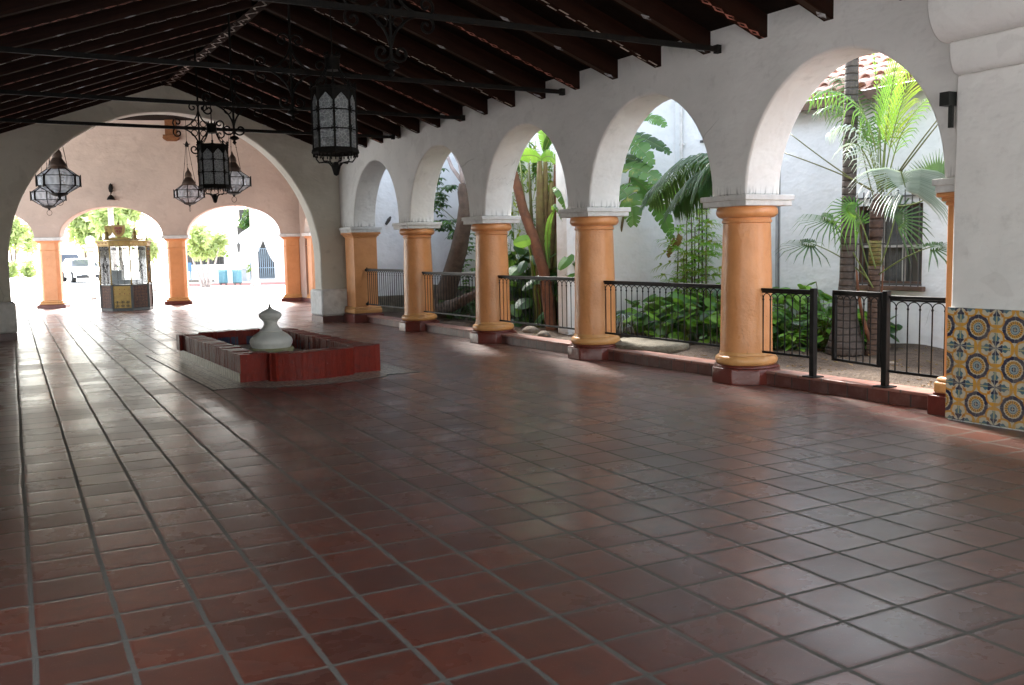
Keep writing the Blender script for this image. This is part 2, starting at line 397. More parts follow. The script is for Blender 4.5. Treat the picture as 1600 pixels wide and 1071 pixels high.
def brick_mat():
    b = NB('glazed_red_brick'); co = b.coord()
    gi = b.n('ShaderNodeNewGeometry').outputs['Random Per Island']
    c = b.mix(gi, col(.21, .022, .013), col(.165, .019, .012))
    c = b.mix(b.ramp(b.noise(co, 13., 5., .7), .45, .75), c, col(.12, .02, .016))
    c = b.mix(b.m('MULTIPLY', b.ramp(b.noise(co, 30., 4., .7), .66, .74), .6), c, col(.42, .25, .2))
    p = b.bsdf(Base_Color=c); p.inputs['Specular IOR Level'].default_value = .14; b.put(p.inputs['Roughness'], b.m('ADD', .26, b.m('MULTIPLY', b.noise(co, 10., 4.), .22)))
    b.put(p.inputs['Normal'], b.bump(b.noise(b.vm('MULTIPLY', co, (1., 1., .5)), 22., 4.), .012))
    return b.end(p.outputs[0])
M['brick'] = brick_mat()
def small_tiles(name, L, c1, c2, c3, joint, rough=.3):
    b = NB(name); co = b.coord(); x, y, z = b.sep(co)
    def fr(a): return b.m('SUBTRACT', b.m('FRACT', b.m('DIVIDE', a, L)), .5)
    fx, fy, fz = fr(x), fr(y), fr(z)
    nrm = b.sep(b.n('ShaderNodeNewGeometry').outputs['Normal'])
    def j(f, n): return b.m('MULTIPLY', b.ramp(b.m('ABSOLUTE', f), .44, .47), b.m('LESS_THAN', b.m('ABSOLUTE', n), .7))
    jm = b.m('MAXIMUM', b.m('MAXIMUM', j(fx, nrm[0]), j(fy, nrm[1])), j(fz, nrm[2]))
    blot = b.vor(co, 2.2/L); n = b.noise(co, 1.6/L, 4.)
    c = b.mix(b.ramp(blot, .25, .45), col(*c2), col(*c1)); c = b.mix(b.ramp(n, .58, .66), c, col(*c3))
    c = b.mix(jm, c, col(*joint))
    p = b.bsdf(Base_Color=c, Roughness=rough); b.put(p.inputs['Normal'], b.bump(b.m('ADD', b.m('MULTIPLY', jm, -1.), b.m('MULTIPLY', b.noise(co, 20., 3.), .3)), .003))
    return b.end(p.outputs[0])
M['mosaic'] = small_tiles('patterned_mosaic_tile', .10, (.50, .47, .38), (.16, .11, .06), (.07, .08, .08), (.018, .02, .025))
M['base_tile'] = small_tiles('cream_base_tile', .115, (.62, .58, .46), (.48, .42, .28), (.36, .33, .26), (.06, .06, .06))
M['blue_tile'] = small_tiles('navy_basin_tile', .11, (.012, .018, .06), (.01, .014, .045), (.02, .03, .09), (.03, .035, .05))
M['talavera'] = None
M['stone'] = pmat('cast_stone', (.66, .66, .62), (.56, .56, .53), .6, 5, .004, 40, stain=(.30, .29, .25), sscale=4)
M['moss'] = pmat('mossy_stone', (.35, .33, .24), (.22, .22, .10), .8, 14, .006, 30, stain=(.45, .36, .06), sscale=9)
M['gold'] = pmat('gold_paint', (.28, .175, .042), (.21, .13, .033), .35, 8, .002, 30, .5, .35)
M['gold_dark'] = pmat('dark_gilding', (.24, .16, .04), (.15, .10, .035), .4, 9, .002, 30, .5, .5)
M['red_enamel'] = pmat('red_enamel', (.22, .03, .02), (.17, .025, .018), .5)
M['black_trim'] = pmat('black_trim', (.02, .022, .02), (.03, .03, .028), .4)
M['panel_tile'] = small_tiles('kiosk_panel_tile', .09, (.10, .05, .03), (.03, .025, .03), (.16, .095, .05), (.03, .02, .02), .75)
M['counter'] = pmat('grey_counter', (.20, .21, .22), (.15, .16, .17), .5)
M['soil'] = None
def soil():
    b = NB('garden_soil'); co = b.coord()
    c = b.mix(b.ramp(b.noise(co, 3., 6., .7), .35, .7), col(.125, .088, .06), col(.07, .048, .034))
    c = b.mix(b.ramp(b.vor(co, 34.), .12, .03), c, col(.36, .30, .24))
    c = b.mix(b.ramp(b.noise(co, 40., 3.), .6, .72), c, col(.05, .038, .03))
    p = b.bsdf(Base_Color=c, Roughness=.95)
    b.put(p.inputs['Normal'], b.bump(b.m('ADD', b.noise(co, 9., 6., .75), b.m('MULTIPLY', b.vor(co, 30.), .5)), .05))
    return b.end(p.outputs[0])
M['soil'] = soil()
M['street'] = pmat('pale_paving', (.68, .67, .65), (.62, .61, .59), .8, .6, .004, 30, stain=(.3, .29, .28), sscale=.4)
M['walk'] = pmat('pale_sidewalk', (.55, .52, .50), (.48, .46, .44), .85, 1.5, .003, 30)
M['red_kerb'] = pmat('red_kerb_paint', (.56, .24, .23), (.50, .2, .19), .7)
M['bar_blue'] = pmat('pale_blue_bars', (.25, .33, .40), (.20, .27, .34), .5)
M['white_paint'] = pmat('white_facade', (.80, .79, .76), (.74, .73, .70), .8, 1.2, .004, 12)
def barrel(): return pmat('barrel_roof_tile', (.60, .41, .34), (.50, .31, .25), .8, 5, .006, 30, stain=(.30, .20, .17), sscale=3)
M['rooftile'] = barrel()
M['grey_pipe'] = pmat('grey_pipe', (.42, .43, .44), (.34, .35, .36), .5)
M['frame_white'] = pmat('window_frame_paint', (.55, .52, .47), (.45, .42, .38), .55, 10)
M['winglass'] = pmat('dim_window_glass', (.05, .055, .05), (.09, .095, .09), .12, 2, 0, 10, .6)
M['curtain'] = pmat('grey_curtain', (.13, .13, .125), (.085, .085, .08), .9, 3, .01, 14)
M['dark_wood2'] = pmat('weathered_brown_wood', (.13, .07, .045), (.08, .045, .03), .7, 6, .004, 20)
# plants
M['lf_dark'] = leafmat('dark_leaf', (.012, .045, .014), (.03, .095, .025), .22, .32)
M['lf_mid'] = leafmat('mid_leaf', (.04, .14, .025), (.095, .25, .045), .38, .4)
M['lf_bright'] = leafmat('bright_leaf', (.11, .33, .03), (.26, .48, .07), .4, .42)
M['lf_yellow'] = leafmat('yellow_green_leaf', (.16, .30, .03), (.34, .38, .06), .45, .45)
M['lf_pale'] = leafmat('glare_washed_leaf', (.28, .36, .14), (.48, .52, .26), .45, .5)  # leaf colour lightened to carry the overexposed daylight outside
M['lf_banana'] = leafmat('banana_leaf', (.045, .14, .03), (.11, .24, .06), .4, .35, 3., (.40, .36, .08))
M['lf_silver'] = leafmat('silver_palm_leaf', (.36, .43, .42), (.52, .58, .57), .22, .38)
M['lf_palm'] = leafmat('palm_leaf', (.025, .075, .03), (.06, .14, .05), .3, .4)
M['lf_brown'] = leafmat('dry_leaf', (.14, .075, .03), (.22, .12, .05), .25, .7)
M['stem_green'] = pmat('green_stem', (.11, .17, .035), (.16, .19, .05), .5, 6)
M['stem_olive'] = pmat('olive_stem', (.13, .13, .035), (.09, .10, .03), .5, 6)
def ringed(name, c1, c2, L):
    b = NB(name); co = b.coord(); z = b.sep(co)[2]
    zz = b.m('ADD', b.m('DIVIDE', z, L), b.m('MULTIPLY', b.noise(co, 6., 3.), .5))
    rg = b.ramp(b.m('ABSOLUTE', b.m('SUBTRACT', b.m('FRACT', zz), .5)), .30, .48)
    c = b.mix(b.ramp(b.noise(co, 16., 5., .7), .35, .7), col(*c1), col(*c2)); c = b.mix(b.m('MULTIPLY', rg, .75), c, col(*[k*.35 for k in c1]))
    p = b.bsdf(Base_Color=c, Roughness=.85)
    b.put(p.inputs['Normal'], b.bump(b.m('ADD', b.m('MULTIPLY', rg, -1.), b.m('MULTIPLY', b.noise(b.vm('MULTIPLY', co, (9., 9., 2.)), 4., 5.), .8)), .012))
    return b.end(p.outputs[0])
M['palm_grey'] = ringed('grey_palm_trunk', (.095, .078, .066), (.06, .048, .042), .085)
M['palm_brown'] = ringed('brown_palm_trunk', (.105, .066, .045), (.065, .042, .032), .065)
M['palm_green'] = ringed('green_brown_palm_shaft', (.17, .18, .045), (.13, .075, .035), .05)
M['palm_fibre'] = ringed('fibrous_palm_crown', (.085, .05, .035), (.05, .032, .025), .11)
M['bark'] = pmat('tree_bark', (.14, .10, .08), (.085, .062, .05), .9, 7, .02, 18, stain=(.2, .17, .13), sscale=4)
M['bark_cut'] = pmat('fibrous_brown_stalk', (.19, .075, .035), (.10, .042, .022), .8, 8, .012, 24)
M['fibre'] = pmat('fibrous_stalk', (.12, .075, .035), (.17, .15, .05), .8, 7, .012, 24)
M['concrete_disc'] = pmat('mossy_concrete', (.19, .165, .12), (.125, .11, .08), .9, 8, .02, 26, stain=(.34, .30, .22), sscale=5)
M['rock'] = pmat('garden_rock', (.24, .20, .16), (.17, .14, .11), .9, 7, .02, 16)
M['car_white'] = pmat('white_car_paint', (.78, .78, .78), (.74, .74, .74), .2, 2, 0, 10, .5, 0, .05, .6)
M['car_silver'] = pmat('silver_car_paint', (.40, .43, .48), (.36, .39, .44), .25, 2, 0, 10, .5, .3, .05, .6)
M['car_glass'] = pmat('car_glass', (.05, .06, .08), (.07, .08, .10), .08, 2)
M['car_black'] = pmat('car_black_trim', (.02, .02, .022), (.03, .03, .03), .5)
M['rubber'] = pmat('tyre_rubber', (.015, .015, .015), (.02, .02, .02), .9)
M['headlamp'] = pmat('headlamp_lens', (.6, .62, .65), (.5, .52, .55), .15, 5)
M['bin_blue'] = pmat('pale_blue_bin_paint', (.10, .24, .30), (.08, .20, .26), .5)
M['sign_blue'] = pmat('blue_sign_paint', (.06, .16, .38), (.05, .14, .33), .5)
M['birch'] = pmat('pale_bark', (.42, .36, .34), (.30, .25, .24), .8, 9, .01, 20)
M['dim'] = pmat('painted_interior_shade', (.05, .05, .05), (.035, .035, .035), .9)  # near-black: the shade inside openings put into the colour
M['lead'] = pmat('dull_metal', (.09, .085, .08), (.06, .055, .05), .6)
# ------------------------------------------------------------------ the setting: ground, floor, soil
mb = MB(); mb.quad((-900, -200, -.02), (900, -200, -.02), (900, 1800, -.02), (-900, 1800, -.02)); solo('street', mb, M['street'], kind='structure')
mb = MB(); mb.quad((-1.2, -9, 0), (11.5, -9, 0), (11.5, 37, 0), (-1.2, 37, 0)); solo('floor', mb, M['floor'], kind='structure')
mb = MB()
import bmesh
nx, ny = 34, 120
for j in range(ny+1):
    for i in range(nx+1):
        x = 7.6 + 3.2*i/nx; y = 2.5 + 18*j/ny
        e = min(1, (x-7.6)/.25)
        z = .115 + e*(.02*math.sin(x*3.1+y*1.3) + .018*math.sin(y*4.7-x*2.2) + rnd(-.008, .008)) + .05*max(0, (x-9.6))
        mb.v.append(Vector((x, y, z)))
for j in range(ny):
    for i in range(nx): a = j*(nx+1)+i; mb.f.append((a, a+1, a+nx+2, a+nx+1)); mb.m.append(0)
solo('garden_soil', mb, M['soil'], kind='structure', smooth=180)

# ------------------------------------------------------------------ arcade
YC = [4.92+2.9*k for k in range(6)]        # pier, A, B, C, D, E(pilaster)
X0, X1 = 7.2, 7.69
def arch_pts(c, hs, z0, rise, n=28, sup=1.0):
    pts = []
    for i in range(n+1):
        a = PI - PI*i/n
        ca, sa = math.cos(a), math.sin(a)
        pts.append((c + hs*ca, z0 + rise*(abs(sa)**sup)))
    return pts
def arcade_poly(ya, yb, ztop, arches):
    p = [(ya, ztop), (ya, arches[0][2]) if arches else (ya, 0)]
    for a in arches: p += arch_pts(*a)
    p += [(yb, arches[-1][2]), (yb, ztop)]
    return p
arches = [(YC[k]+1.45, 1.185, 2.02, 1.27) for k in range(5)]
arches[0] = (YC[0]+1.47, 1.17, 2.02, 1.27)
mb = MB(); mb.prism(arcade_poly(4.9, 20.0, 3.98, arches), lambda u, v, w: Vector((X0+w, u, v)), X1-X0)
solo('arcade_wall', mb, M['plaster'], 'white plastered wall of five round arches between the hall and the planted garden', 'wall', loc=(X0, 12.4, 2.02), bevel=.022)

def make_column(square=False):
    t = thing('column', None, 'column')
    # plinth: octagonal block half sunk in the kerb
    mb = MB(); r8 = .36/math.cos(PI/8)
    if square: mb.bb(-.34, .34, -.36, .36, -.005, .172); mb.bb(-.31, .31, -.33, .33, .168, .195)
    else:
        mb.lathe([(r8, -.005), (r8, .155), (r8*.985, .166)], 8, ang0=PI/8); mb.lathe([(.345, .164), (.35, .185), (.335, .197)], 40)
    part('plinth', mb, M['red_plinth'], t, smooth=35, bevel=.012)
    mb = MB()
    if square:
        for k, (e, z0, z1) in enumerate(((.05, .19, .29), (.035, .288, .33))): mb.bb(-.27-e, .27+e, -.27-e, .27+e, z0, z1)
        part('base', mb, M['ochre'], t, bevel=.025)
        mb = MB(); mb.bb(-.262, .262, -.262, .262, .325, 1.80); part('shaft', mb, M['orange'], t, bevel=.012)
        mb = MB(); mb.bb(-.275, .275, -.275, .275, 1.795, 1.83); mb.bb(-.30, .30, -.30, .30, 1.829, 1.865); mb.bb(-.33, .33, -.33, .33, 1.864, 1.905)
        part('capital', mb, M['orange'], t, bevel=.012)
    else:
        pr = [(.30, .19)]
        for i in range(13):
            a = -PI/2 + PI*i/12; pr.append((.288+.05*math.cos(a), .245+.052*math.sin(a)))
        pr += [(.292, .300), (.292, .322), (.283, .336)]
        mb.lathe(pr, 48); part('base', mb, M['ochre'], t, smooth=50)
        mb = MB(); pr = []
        for i in range(15):
            s = i/14; pr.append((.281 - .028*s**1.6 + rnd(-.0012, .0012), .33+1.40*s))
        mb.lathe(pr, 48); part('shaft', mb, M['orange'], t, smooth=60)
        mb = MB(); pr = [(.253, 1.725), (.266, 1.735), (.268, 1.752), (.258, 1.765), (.258, 1.782)]
        for i in range(9):
            a = -PI/2*.9 + (PI/2*.9+.35)*i/8; pr.append((.262+.068*(math.cos(a)), 1.846+.062*math.sin(a)))
        pr += [(.32, 1.888), (.30, 1.905)]
        mb.lathe(pr, 48); part('capital', mb, M['orange'], t, smooth=40)
    mb = MB(); mb.bb(-.335, .335, -.335, .335, 1.903, 1.962); mb.bb(-.355, .355, -.355, .355, 1.961, 2.019)
    part('abacus', mb, M['trim_white'], t, bevel=.008)
    return t
names = {1: 'orange round column nearest the camera, between the gated railing and the round-leaved ground cover',
         2: 'orange round column with the flat concrete disc at its right foot',
         3: 'orange round column between the leaning grey tree and the bird of paradise clump',
         4: 'farthest orange round column, just right of the square orange pilaster'}
GR = 'orange columns of the arcade'
col0 = make_column()
for k in (1, 2, 3, 4):
    c = col0 if k == 1 else copy_tree(col0)
    c.location = (7.445, YC[k]-.02, 0); c.rotation_euler = (0, 0, 0); c['label'] = names[k]; c['group'] = GR
pil = make_column(True); pil.name = 'pilaster'
pil.location = (7.45, YC[5]+.02, 0); tag(pil, 'square orange pilaster in the corner beside the white end wall', 'pilaster')
pil2 = copy_tree(pil); pil2.name = 'pilaster'; pil2.location = (7.54, 4.97, 0); tag(pil2, 'orange pilaster mostly hidden behind the tiled white pier', 'pilaster')

# kerb of glazed tile between the columns
for k in range(5):
    mb = MB(); y0 = YC[k]+.34; y1 = YC[k+1]-.35
    mb.bb(7.40, 7.64, y0, y1, -.005, .118)
    part_lab = ['below the railing with the gate', 'in front of the concrete disc', 'in front of the bird of paradise clump', 'in front of the leaning grey tree', 'beside the square pilaster'][k]
    t = thing('kerb', 'low dark red tiled kerb '+part_lab, 'kerb', (7.52, (y0+y1)/2, 0), group='tiled kerbs under the railings')
    part('kerb_body', mb, M['kerb_side'], t, world=True, bevel=.006)
    mb = MB(); mb.bb(7.385, 7.65, y0, y1, .116, .146)
    part('coping', mb, M['kerb_top'], t, world=True, bevel=.01)

# ------------------------------------------------------------------ pier with the tile dado and corbels
pier = thing('pier', 'white plastered pier with a dado of patterned blue and yellow tiles', 'pier', (7.4, 4.2, 0))
mb = MB(); PY = 5.075
prf = [(7.115, -.01), (7.13, 1.0), (7.13, 2.84), (7.75, 2.84), (7.75, -.01)]
mb.prism(prf, lambda u, v, w: Vector((u, 2.4+w, v)), PY-2.4)
part('pier_body', mb, M['plaster'], pier, world=True, bevel=.02)
def quarter(x0, z0, dx, dz, n=8):
    return [(x0 - dx*math.sin(PI/2*i/n), z0 + dz*(1-math.cos(PI/2*i/n))) for i in range(n+1)]
for (z0, dx, dz, y1) in ((2.838, .10, .2, PY), (3.09, .23, .30, PY+.05)):
    xb = 7.12 if z0 < 3 else 7.03
    pf = quarter(xb, z0, dx, dz); top = z0+dz+.055 if z0 < 3 else 3.75
    pf = [(7.75, z0)] + pf + [(pf[-1][0], top), (7.75, top)]
    mb = MB(); mb.prism(pf, lambda u, v, w: Vector((u, 2.4+w, v)), y1-2.4)
    part('corbel', mb, M['plaster'], pier, world=True, bevel=.02)
# talavera dado: colours worked out per grid point
def talavera(u, v):
    """u, v in pattern periods, a medallion at (0,0), a cross at (.5,.5)"""
    navy = (.018, .024, .060); cream = (.56, .50, .37); yel = (.60, .30, .035); ora = (.46, .17, .022); teal = (.055, .14, .185); lt = (.30, .37, .38)
    fu, fv = u-math.floor(u+.5), v-math.floor(v+.5)
    r = math.hypot(fu, fv); a = math.atan2(fv, fu)
    c = navy if r < .335 else cream
    if r < .262:
        sc = .232 + .012*abs(math.cos(8*a))
        if r < sc: c = cream
        if r < .212: c = yel
        if .135 < r < .205 and math.cos(20*a) > .55: c = (.03, .025, .03)
        if .128 < r < .140: c = cream
        if r < .125: c = teal if (r > .105 or r < .065) else lt
        if r < .05: c = navy if min(abs(fu), abs(fv)) > .008 else cream
    gu, gv = u-math.floor(u)-.5, v-math.floor(v)-.5
    best = None
    for (du, dv) in ((1, 0), (-1, 0), (0, 1), (0, -1)):
        x = gu*du+gv*dv; y = -gu*dv+gv*du           # x outwards from the cross
        d = math.hypot((x-.262)/1.02, y)
        if d < .236 and x > abs(y)*.9-.01: best = (x, y, d)
    if best and r > .25:
        x, y, d = best
        c = cream
        if d > .185: c = yel
        if d > .222: c = ora
        if abs(y) > .12 and x < .2: c = yel
        # tulip
        tx = (x-.255)/1.35; y = y/1.3
        if abs(tx) < .10:
            wdt = .060*math.cos(tx*12)+.018*math.cos(tx*55)
            if abs(y) < max(0, wdt): c = teal
            if abs(y) < .014 and tx > -.05: c = (.42, .42, .20)
            if abs(abs(y)-.05) < .013 and -.06 < tx < -.02: c = teal
        if x > .40 : c = yel if abs(y) < .09 else c
    rc = math.hypot(gu, gv)
    if rc < .2 and not (best and best[2] < .07):
        mn, mx = min(abs(gu), abs(gv)), max(abs(gu), abs(gv))
        if rc < .12: c = cream
        if mn < .020+.05*max(0, mx-.05)/.09 + (.018 if mx > .12 else 0) and mx < .18: c = navy
        if mn < .006: c = (.3, .34, .33)
    q = abs(gu)-abs(gv)
    if abs(q) < .035 and .16 < rc < .27: c = ora
    return c
N1, N2 = 300, 300; y0, y1, zt = 3.45, PY+.004, .947
me = bpy.data.meshes.new('tile_dado'); vs = []; cs = []
P_ = .3135
for j in range(N2+1):
    for i in range(N1+1):
        y = y0+(y1-y0)*i/N1; z = .012+(zt-.012)*j/N2
        vs.append((7.103, y, z)); cs.append((y, z))
fs = [(j*(N1+1)+i, (j+1)*(N1+1)+i, (j+1)*(N1+1)+i+1, j*(N1+1)+i+1) for j in range(N2) for i in range(N1)]
o = root_off(pier)
front = [Vector(v) for v in vs]
nb = len(front)
# body behind the glazed face so the dado is a slab
mbd = MB(); mbd.v = front; mbd.f = fs; mbd.m = [0]*len(fs)
mbd.add([(7.103, y0, .012), (7.103, y1, .012), (7.103, y1, zt), (7.103, y0, zt), (7.14, y0, .012), (7.14, y1, .012), (7.14, y1, zt), (7.14, y0, zt)], [(0, 4, 5, 1), (1, 5, 6, 2), (2, 6, 7, 3), (3, 7, 4, 0), (4, 7, 6, 5)], 1)
b = NB('talavera_tile'); at_ = b.n('ShaderNodeAttribute'); at_.attribute_name = 'pattern'
co = b.coord(); _, ty, tz = b.sep(b.vm('ADD', co, (o.x, o.y, o.z)))
def tj(a, off): return b.ramp(b.m('ABSOLUTE', b.m('SUBTRACT', b.m('FRACT', b.m('DIVIDE', b.m('ADD', a, off), P_/2)), .5)), .485, .496)
jt = b.m('MAXIMUM', tj(ty, -4.80), tj(tz, -.48))
tv = b.white(b.comb(b.m('FLOOR', b.m('DIVIDE', b.m('SUBTRACT', ty, 4.80), P_/2)), b.m('FLOOR', b.m('DIVIDE', b.m('SUBTRACT', tz, .48), P_/2)), 1.))[0]
at_c = b.mix(b.m('MULTIPLY', tv, .28), at_.outputs['Color'], col(.24, .20, .15))
cc = b.mix(b.m('MULTIPLY', jt, .5), at_c, col(.30, .28, .24))
cc = b.mix(b.m('MULTIPLY', b.ramp(b.noise(co, 14., 5.), .45, .8), .3), cc, col(.36, .30, .22))
p = b.bsdf(Base_Color=cc, Roughness=.27); b.put(p.inputs['Normal'], b.bump(b.m('ADD', b.m('MULTIPLY', jt, -.6), b.noise(co, 12., 3.)), .003))
M['talavera'] = b.end(p.outputs[0])
me = mbd.mesh('tile_dado', [M['talavera'], M['trim_white']], o, recalc=False)
attr = me.color_attributes.new('pattern', 'FLOAT_COLOR', 'POINT')
buf = []
for (y, z) in cs:
    c = talavera((y-4.80)/P_, (z-.48)/P_); buf += [c[0], c[1], c[2], 1.]
buf += [.4, .38, .34, 1.]*8
attr.data.foreach_set('color', buf)
link('tile_dado', me, pier)
mb = MB(); mb.bb(7.06, 7.18, PY+.012, PY+.10, 2.60, 2.71); mb.bb(7.10, 7.13, PY+.012, PY+.045, 2.42, 2.602)
solo('wall_bracket', mb, M['black_trim'], 'small black angle bracket on the white wall beside the tiled pier', 'bracket', loc=(7.12, PY+.05, 2.42))

# ------------------------------------------------------------------ end wall with the wide arch
ACX, AHS, AZ = 3.745, 2.985, 1.33
mb = MB()
arc = [(ACX-AHS, -.01)] + arch_pts(ACX, AHS, AZ, 2.99, 56) + [(ACX+AHS, -.01)]
poly = [(-1.3, 5.3), (-1.3, -.01)] + arc + [(7.9, -.01), (7.9, 5.3)]
mb.prism(poly, lambda u, v, w: Vector((u, 20.0+w, v)), .45)
endw = thing('end_wall', 'dim white end wall of the hall pierced by one wide arch', 'wall', (ACX, 20.2, 0))
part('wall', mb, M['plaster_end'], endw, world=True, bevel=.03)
mb = MB()
inner = [(u, v) for u, v in arch_pts(ACX, AHS-.004, AZ, 2.986, 56)]
for (x0, x1, nm) in ((ACX+AHS-.10, 7.34, 'r'), (-1.2, ACX-AHS+.06, 'l')):
    mb = MB(); mb.bb(x0, x1, 19.72, 20.52, .13, .70); part('base_block', mb, M['trim_white'], endw, world=True, bevel=.05)
    mb = MB(); mb.bb(x0+.012, x1-.012, 19.735, 20.5, -.005, .131); part('skirting', mb, M['skirting'], endw, world=True)
mb = MB(); mb.bb(ACX+AHS-.106, ACX+AHS-.02, 19.9, 20.53, .0, .3)
# ------------------------------------------------------------------ far room
FO = Vector((1.84, 31.46, 0)); FD = Vector((6.62, -2.29, 0)).normalized(); FN = Vector((-FD.y, FD.x, 0))   # FN points away from the hall
def fw(s, z, w=0.): return FO + FD*s + FN*w + Vector((0, 0, z))
PS = [.41+3.6*k for k in range(-2, 3)]
PS[-1] = 7.45
farches = []
for k in range(4):
    a, bb_ = PS[k]+.35, PS[k+1]-.35
    farches.append(((a+bb_)/2, (bb_-a)/2, 2.09, .88))
poly = [(PS[0]-.4, 6.2), (PS[0]-.4, 2.09)]
for a in farches: poly += arch_pts(a[0], a[1], a[2], a[3], 30)
poly += [(7.72, 2.09), (7.72, 6.2)]
mb = MB(); mb.prism(poly, lambda u, v, w: fw(u, v, w), .55)
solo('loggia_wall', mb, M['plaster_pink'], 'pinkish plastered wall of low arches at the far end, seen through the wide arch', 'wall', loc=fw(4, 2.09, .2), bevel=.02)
ang = math.atan2(FD.y, FD.x)
def make_pillar():
    t = thing('pillar', None, 'pillar')
    mb = MB(); mb.bb(-.40, .40, 0, .56, -.004, .11); part('plinth', mb, M['red_plinth'], t, bevel=.012)
    mb = MB(); mb.bb(-.35, .35, .04, .53, .108, .17); mb.bb(-.31, .31, .06, .51, .168, .23); part('base', mb, M['ochre'], t, bevel=.02)
    mb = MB()
    cs_ = [(-.27, .16), (-.19, .08), (.19, .08), (.27, .16), (.27, .41), (.19, .49), (-.19, .49), (-.27, .41)]
    mb.prism(cs_, lambda u, v, w: Vector((u, v, .228+w)), 1.72); part('shaft', mb, M['orange'], t, bevel=.008)
    mb = MB(); mb.bb(-.285, .285, .065, .505, 1.70, 1.722); mb.bb(-.30, .30, .05, .52, 1.93, 1.965); mb.bb(-.335, .335, .03, .54, 1.963, 2.0); part('capital', mb, M['orange'], t, bevel=.012)
    mb = MB(); mb.bb(-.385, .385, -.02, .58, 1.998, 2.092); part('abacus', mb, M['trim_white'], t, bevel=.008)
    return t
pl0 = make_pillar()
plabs = {2: 'orange chamfered pillar at far left, beside the parked cars', 3: 'orange chamfered pillar just right of the gilded ticket kiosk', 4: 'orange chamfered pillar in the far right corner, beside the barred gate'}
for k in (2, 3, 4):
    c = pl0 if k == 2 else copy_tree(pl0)
    c.location = fw(PS[k], 0); c.rotation_euler = (0, 0, ang); tag(c, plabs[k], 'pillar', 'orange pillars of the far loggia')
# far room side wall on the right, with an opening, and its roof
FC = fw(7.70, 0)
mb = MB(); mb.bb(FC.x, FC.x+.5, FC.y-.45, FC.y+.3, -.01, 5.6); mb.bb(FC.x, FC.x+.5, 20.45, 23.2, -.01, 5.6)
mb.prism([(23.2, 5.6), (23.2, 2.1)] + arch_pts((23.2+FC.y-.45)/2, (FC.y-.45-23.2)/2, 2.1, 1.3, 24) + [(FC.y-.45, 2.1), (FC.y-.45, 5.6)], lambda u, v, w: Vector((FC.x+w, u, v)), .5)
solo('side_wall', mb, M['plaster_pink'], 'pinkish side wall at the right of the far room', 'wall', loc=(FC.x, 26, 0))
pl3 = make_pillar(); pl3.name = 'side_pilaster'; pl3.location = (FC.x-.05, FC.y-.74, 0); pl3.rotation_euler = (0, 0, -PI/2); tag(pl3, 'orange pilaster on the side wall of the far room, half hidden by the wide arch', 'pilaster')
mb = MB(); mb.bb(FC.x-.03, FC.x, FC.y-.44, FC.y+.0, -.004, .12); solo('skirting_board', mb, M['skirting'], 'dark red skirting at the foot of the far side wall', 'skirting')
mb = MB(); mb.quad((-3, 20.45, 5.3), (FC.x+.6, 20.45, 5.3), (FC.x+.6, 33.5, 5.3), (-3, 33.5, 5.3)); mb.quad((-3, 20.45, 5.5), (FC.x+.6, 20.45, 5.5), (FC.x+.6, 33.5, 5.5), (-3, 33.5, 5.5))
mb.v = []; mb.f = []; mb.m = []
mb.add([(-3.2, 20.46, 5.5), (FC.x+.6, 20.46, 5.5), (FC.x+.6, 29.2, 5.5), (-3.2, 33.8, 5.5), (-3.2, 20.46, 5.7), (FC.x+.6, 20.46, 5.7), (FC.x+.6, 29.2, 5.7), (-3.2, 33.8, 5.7)], [(3,2,1,0),(4,5,6,7),(0,1,5,4),(1,2,6,5),(2,3,7,6),(3,0,4,7)])
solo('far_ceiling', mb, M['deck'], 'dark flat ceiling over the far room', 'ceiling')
t = thing('wood_corbel', 'brown wooden post end with a rounded foot on the pinkish wall', 'corbel', fw(4.07, 4.9, 0))
mb = MB()
for (hw, dp, z0, z1) in ((.16, .16, 5.06, 5.6), (.22, .20, 5.0, 5.065)): 
    mb.add([fw(4.07+a, z, -d) for z in (z0, z1) for a, d in ((-hw, 0), (hw, 0), (hw, dp), (-hw, dp))], [(3,2,1,0),(4,5,6,7),(0,1,5,4),(1,2,6,5),(2,3,7,6),(3,0,4,7)])
prc = [(-.24, 5.0), (-.21, 4.93), (-.13, 4.885), (.13, 4.885), (.21, 4.93), (.24, 5.0)]
mb.prism(prc, lambda u, v, w: fw(4.07+u, v, -w), .2)
part('post_end', mb, M['wood_brown'], t, world=True, bevel=.01)
t = thing('wall_sconce', 'small dark metal sconce above the low arch over the kiosk', 'sconce', fw(2.28, 3.2, 0))
mb = MB(); mb.lathe([(.001, .3), (.05, .24), (.07, .15), (.05, .05), (.001, 0)], 12, fw(2.28, 3.36, -.05)); part('finial', mb, M['iron'], t, world=True, smooth=60)
mb = MB(); mb.lathe([(.03, .14), (.05, .12), (.09, .07), (.12, .0)], 12, fw(2.28, 3.17, -.10)); mb.tube([fw(2.28, 3.36, -.02), fw(2.28, 3.36, -.10), fw(2.28, 3.30, -.10)], .012, 6); part('lamp_shade', mb, M['iron'], t, world=True, smooth=60)
mb = MB(); mb.lathe([(.115, .012), (.11, .0), (.001, -.002)], 12, fw(2.28, 3.165, -.10)); part('lens', mb, M['glass_milk'], t, world=True)

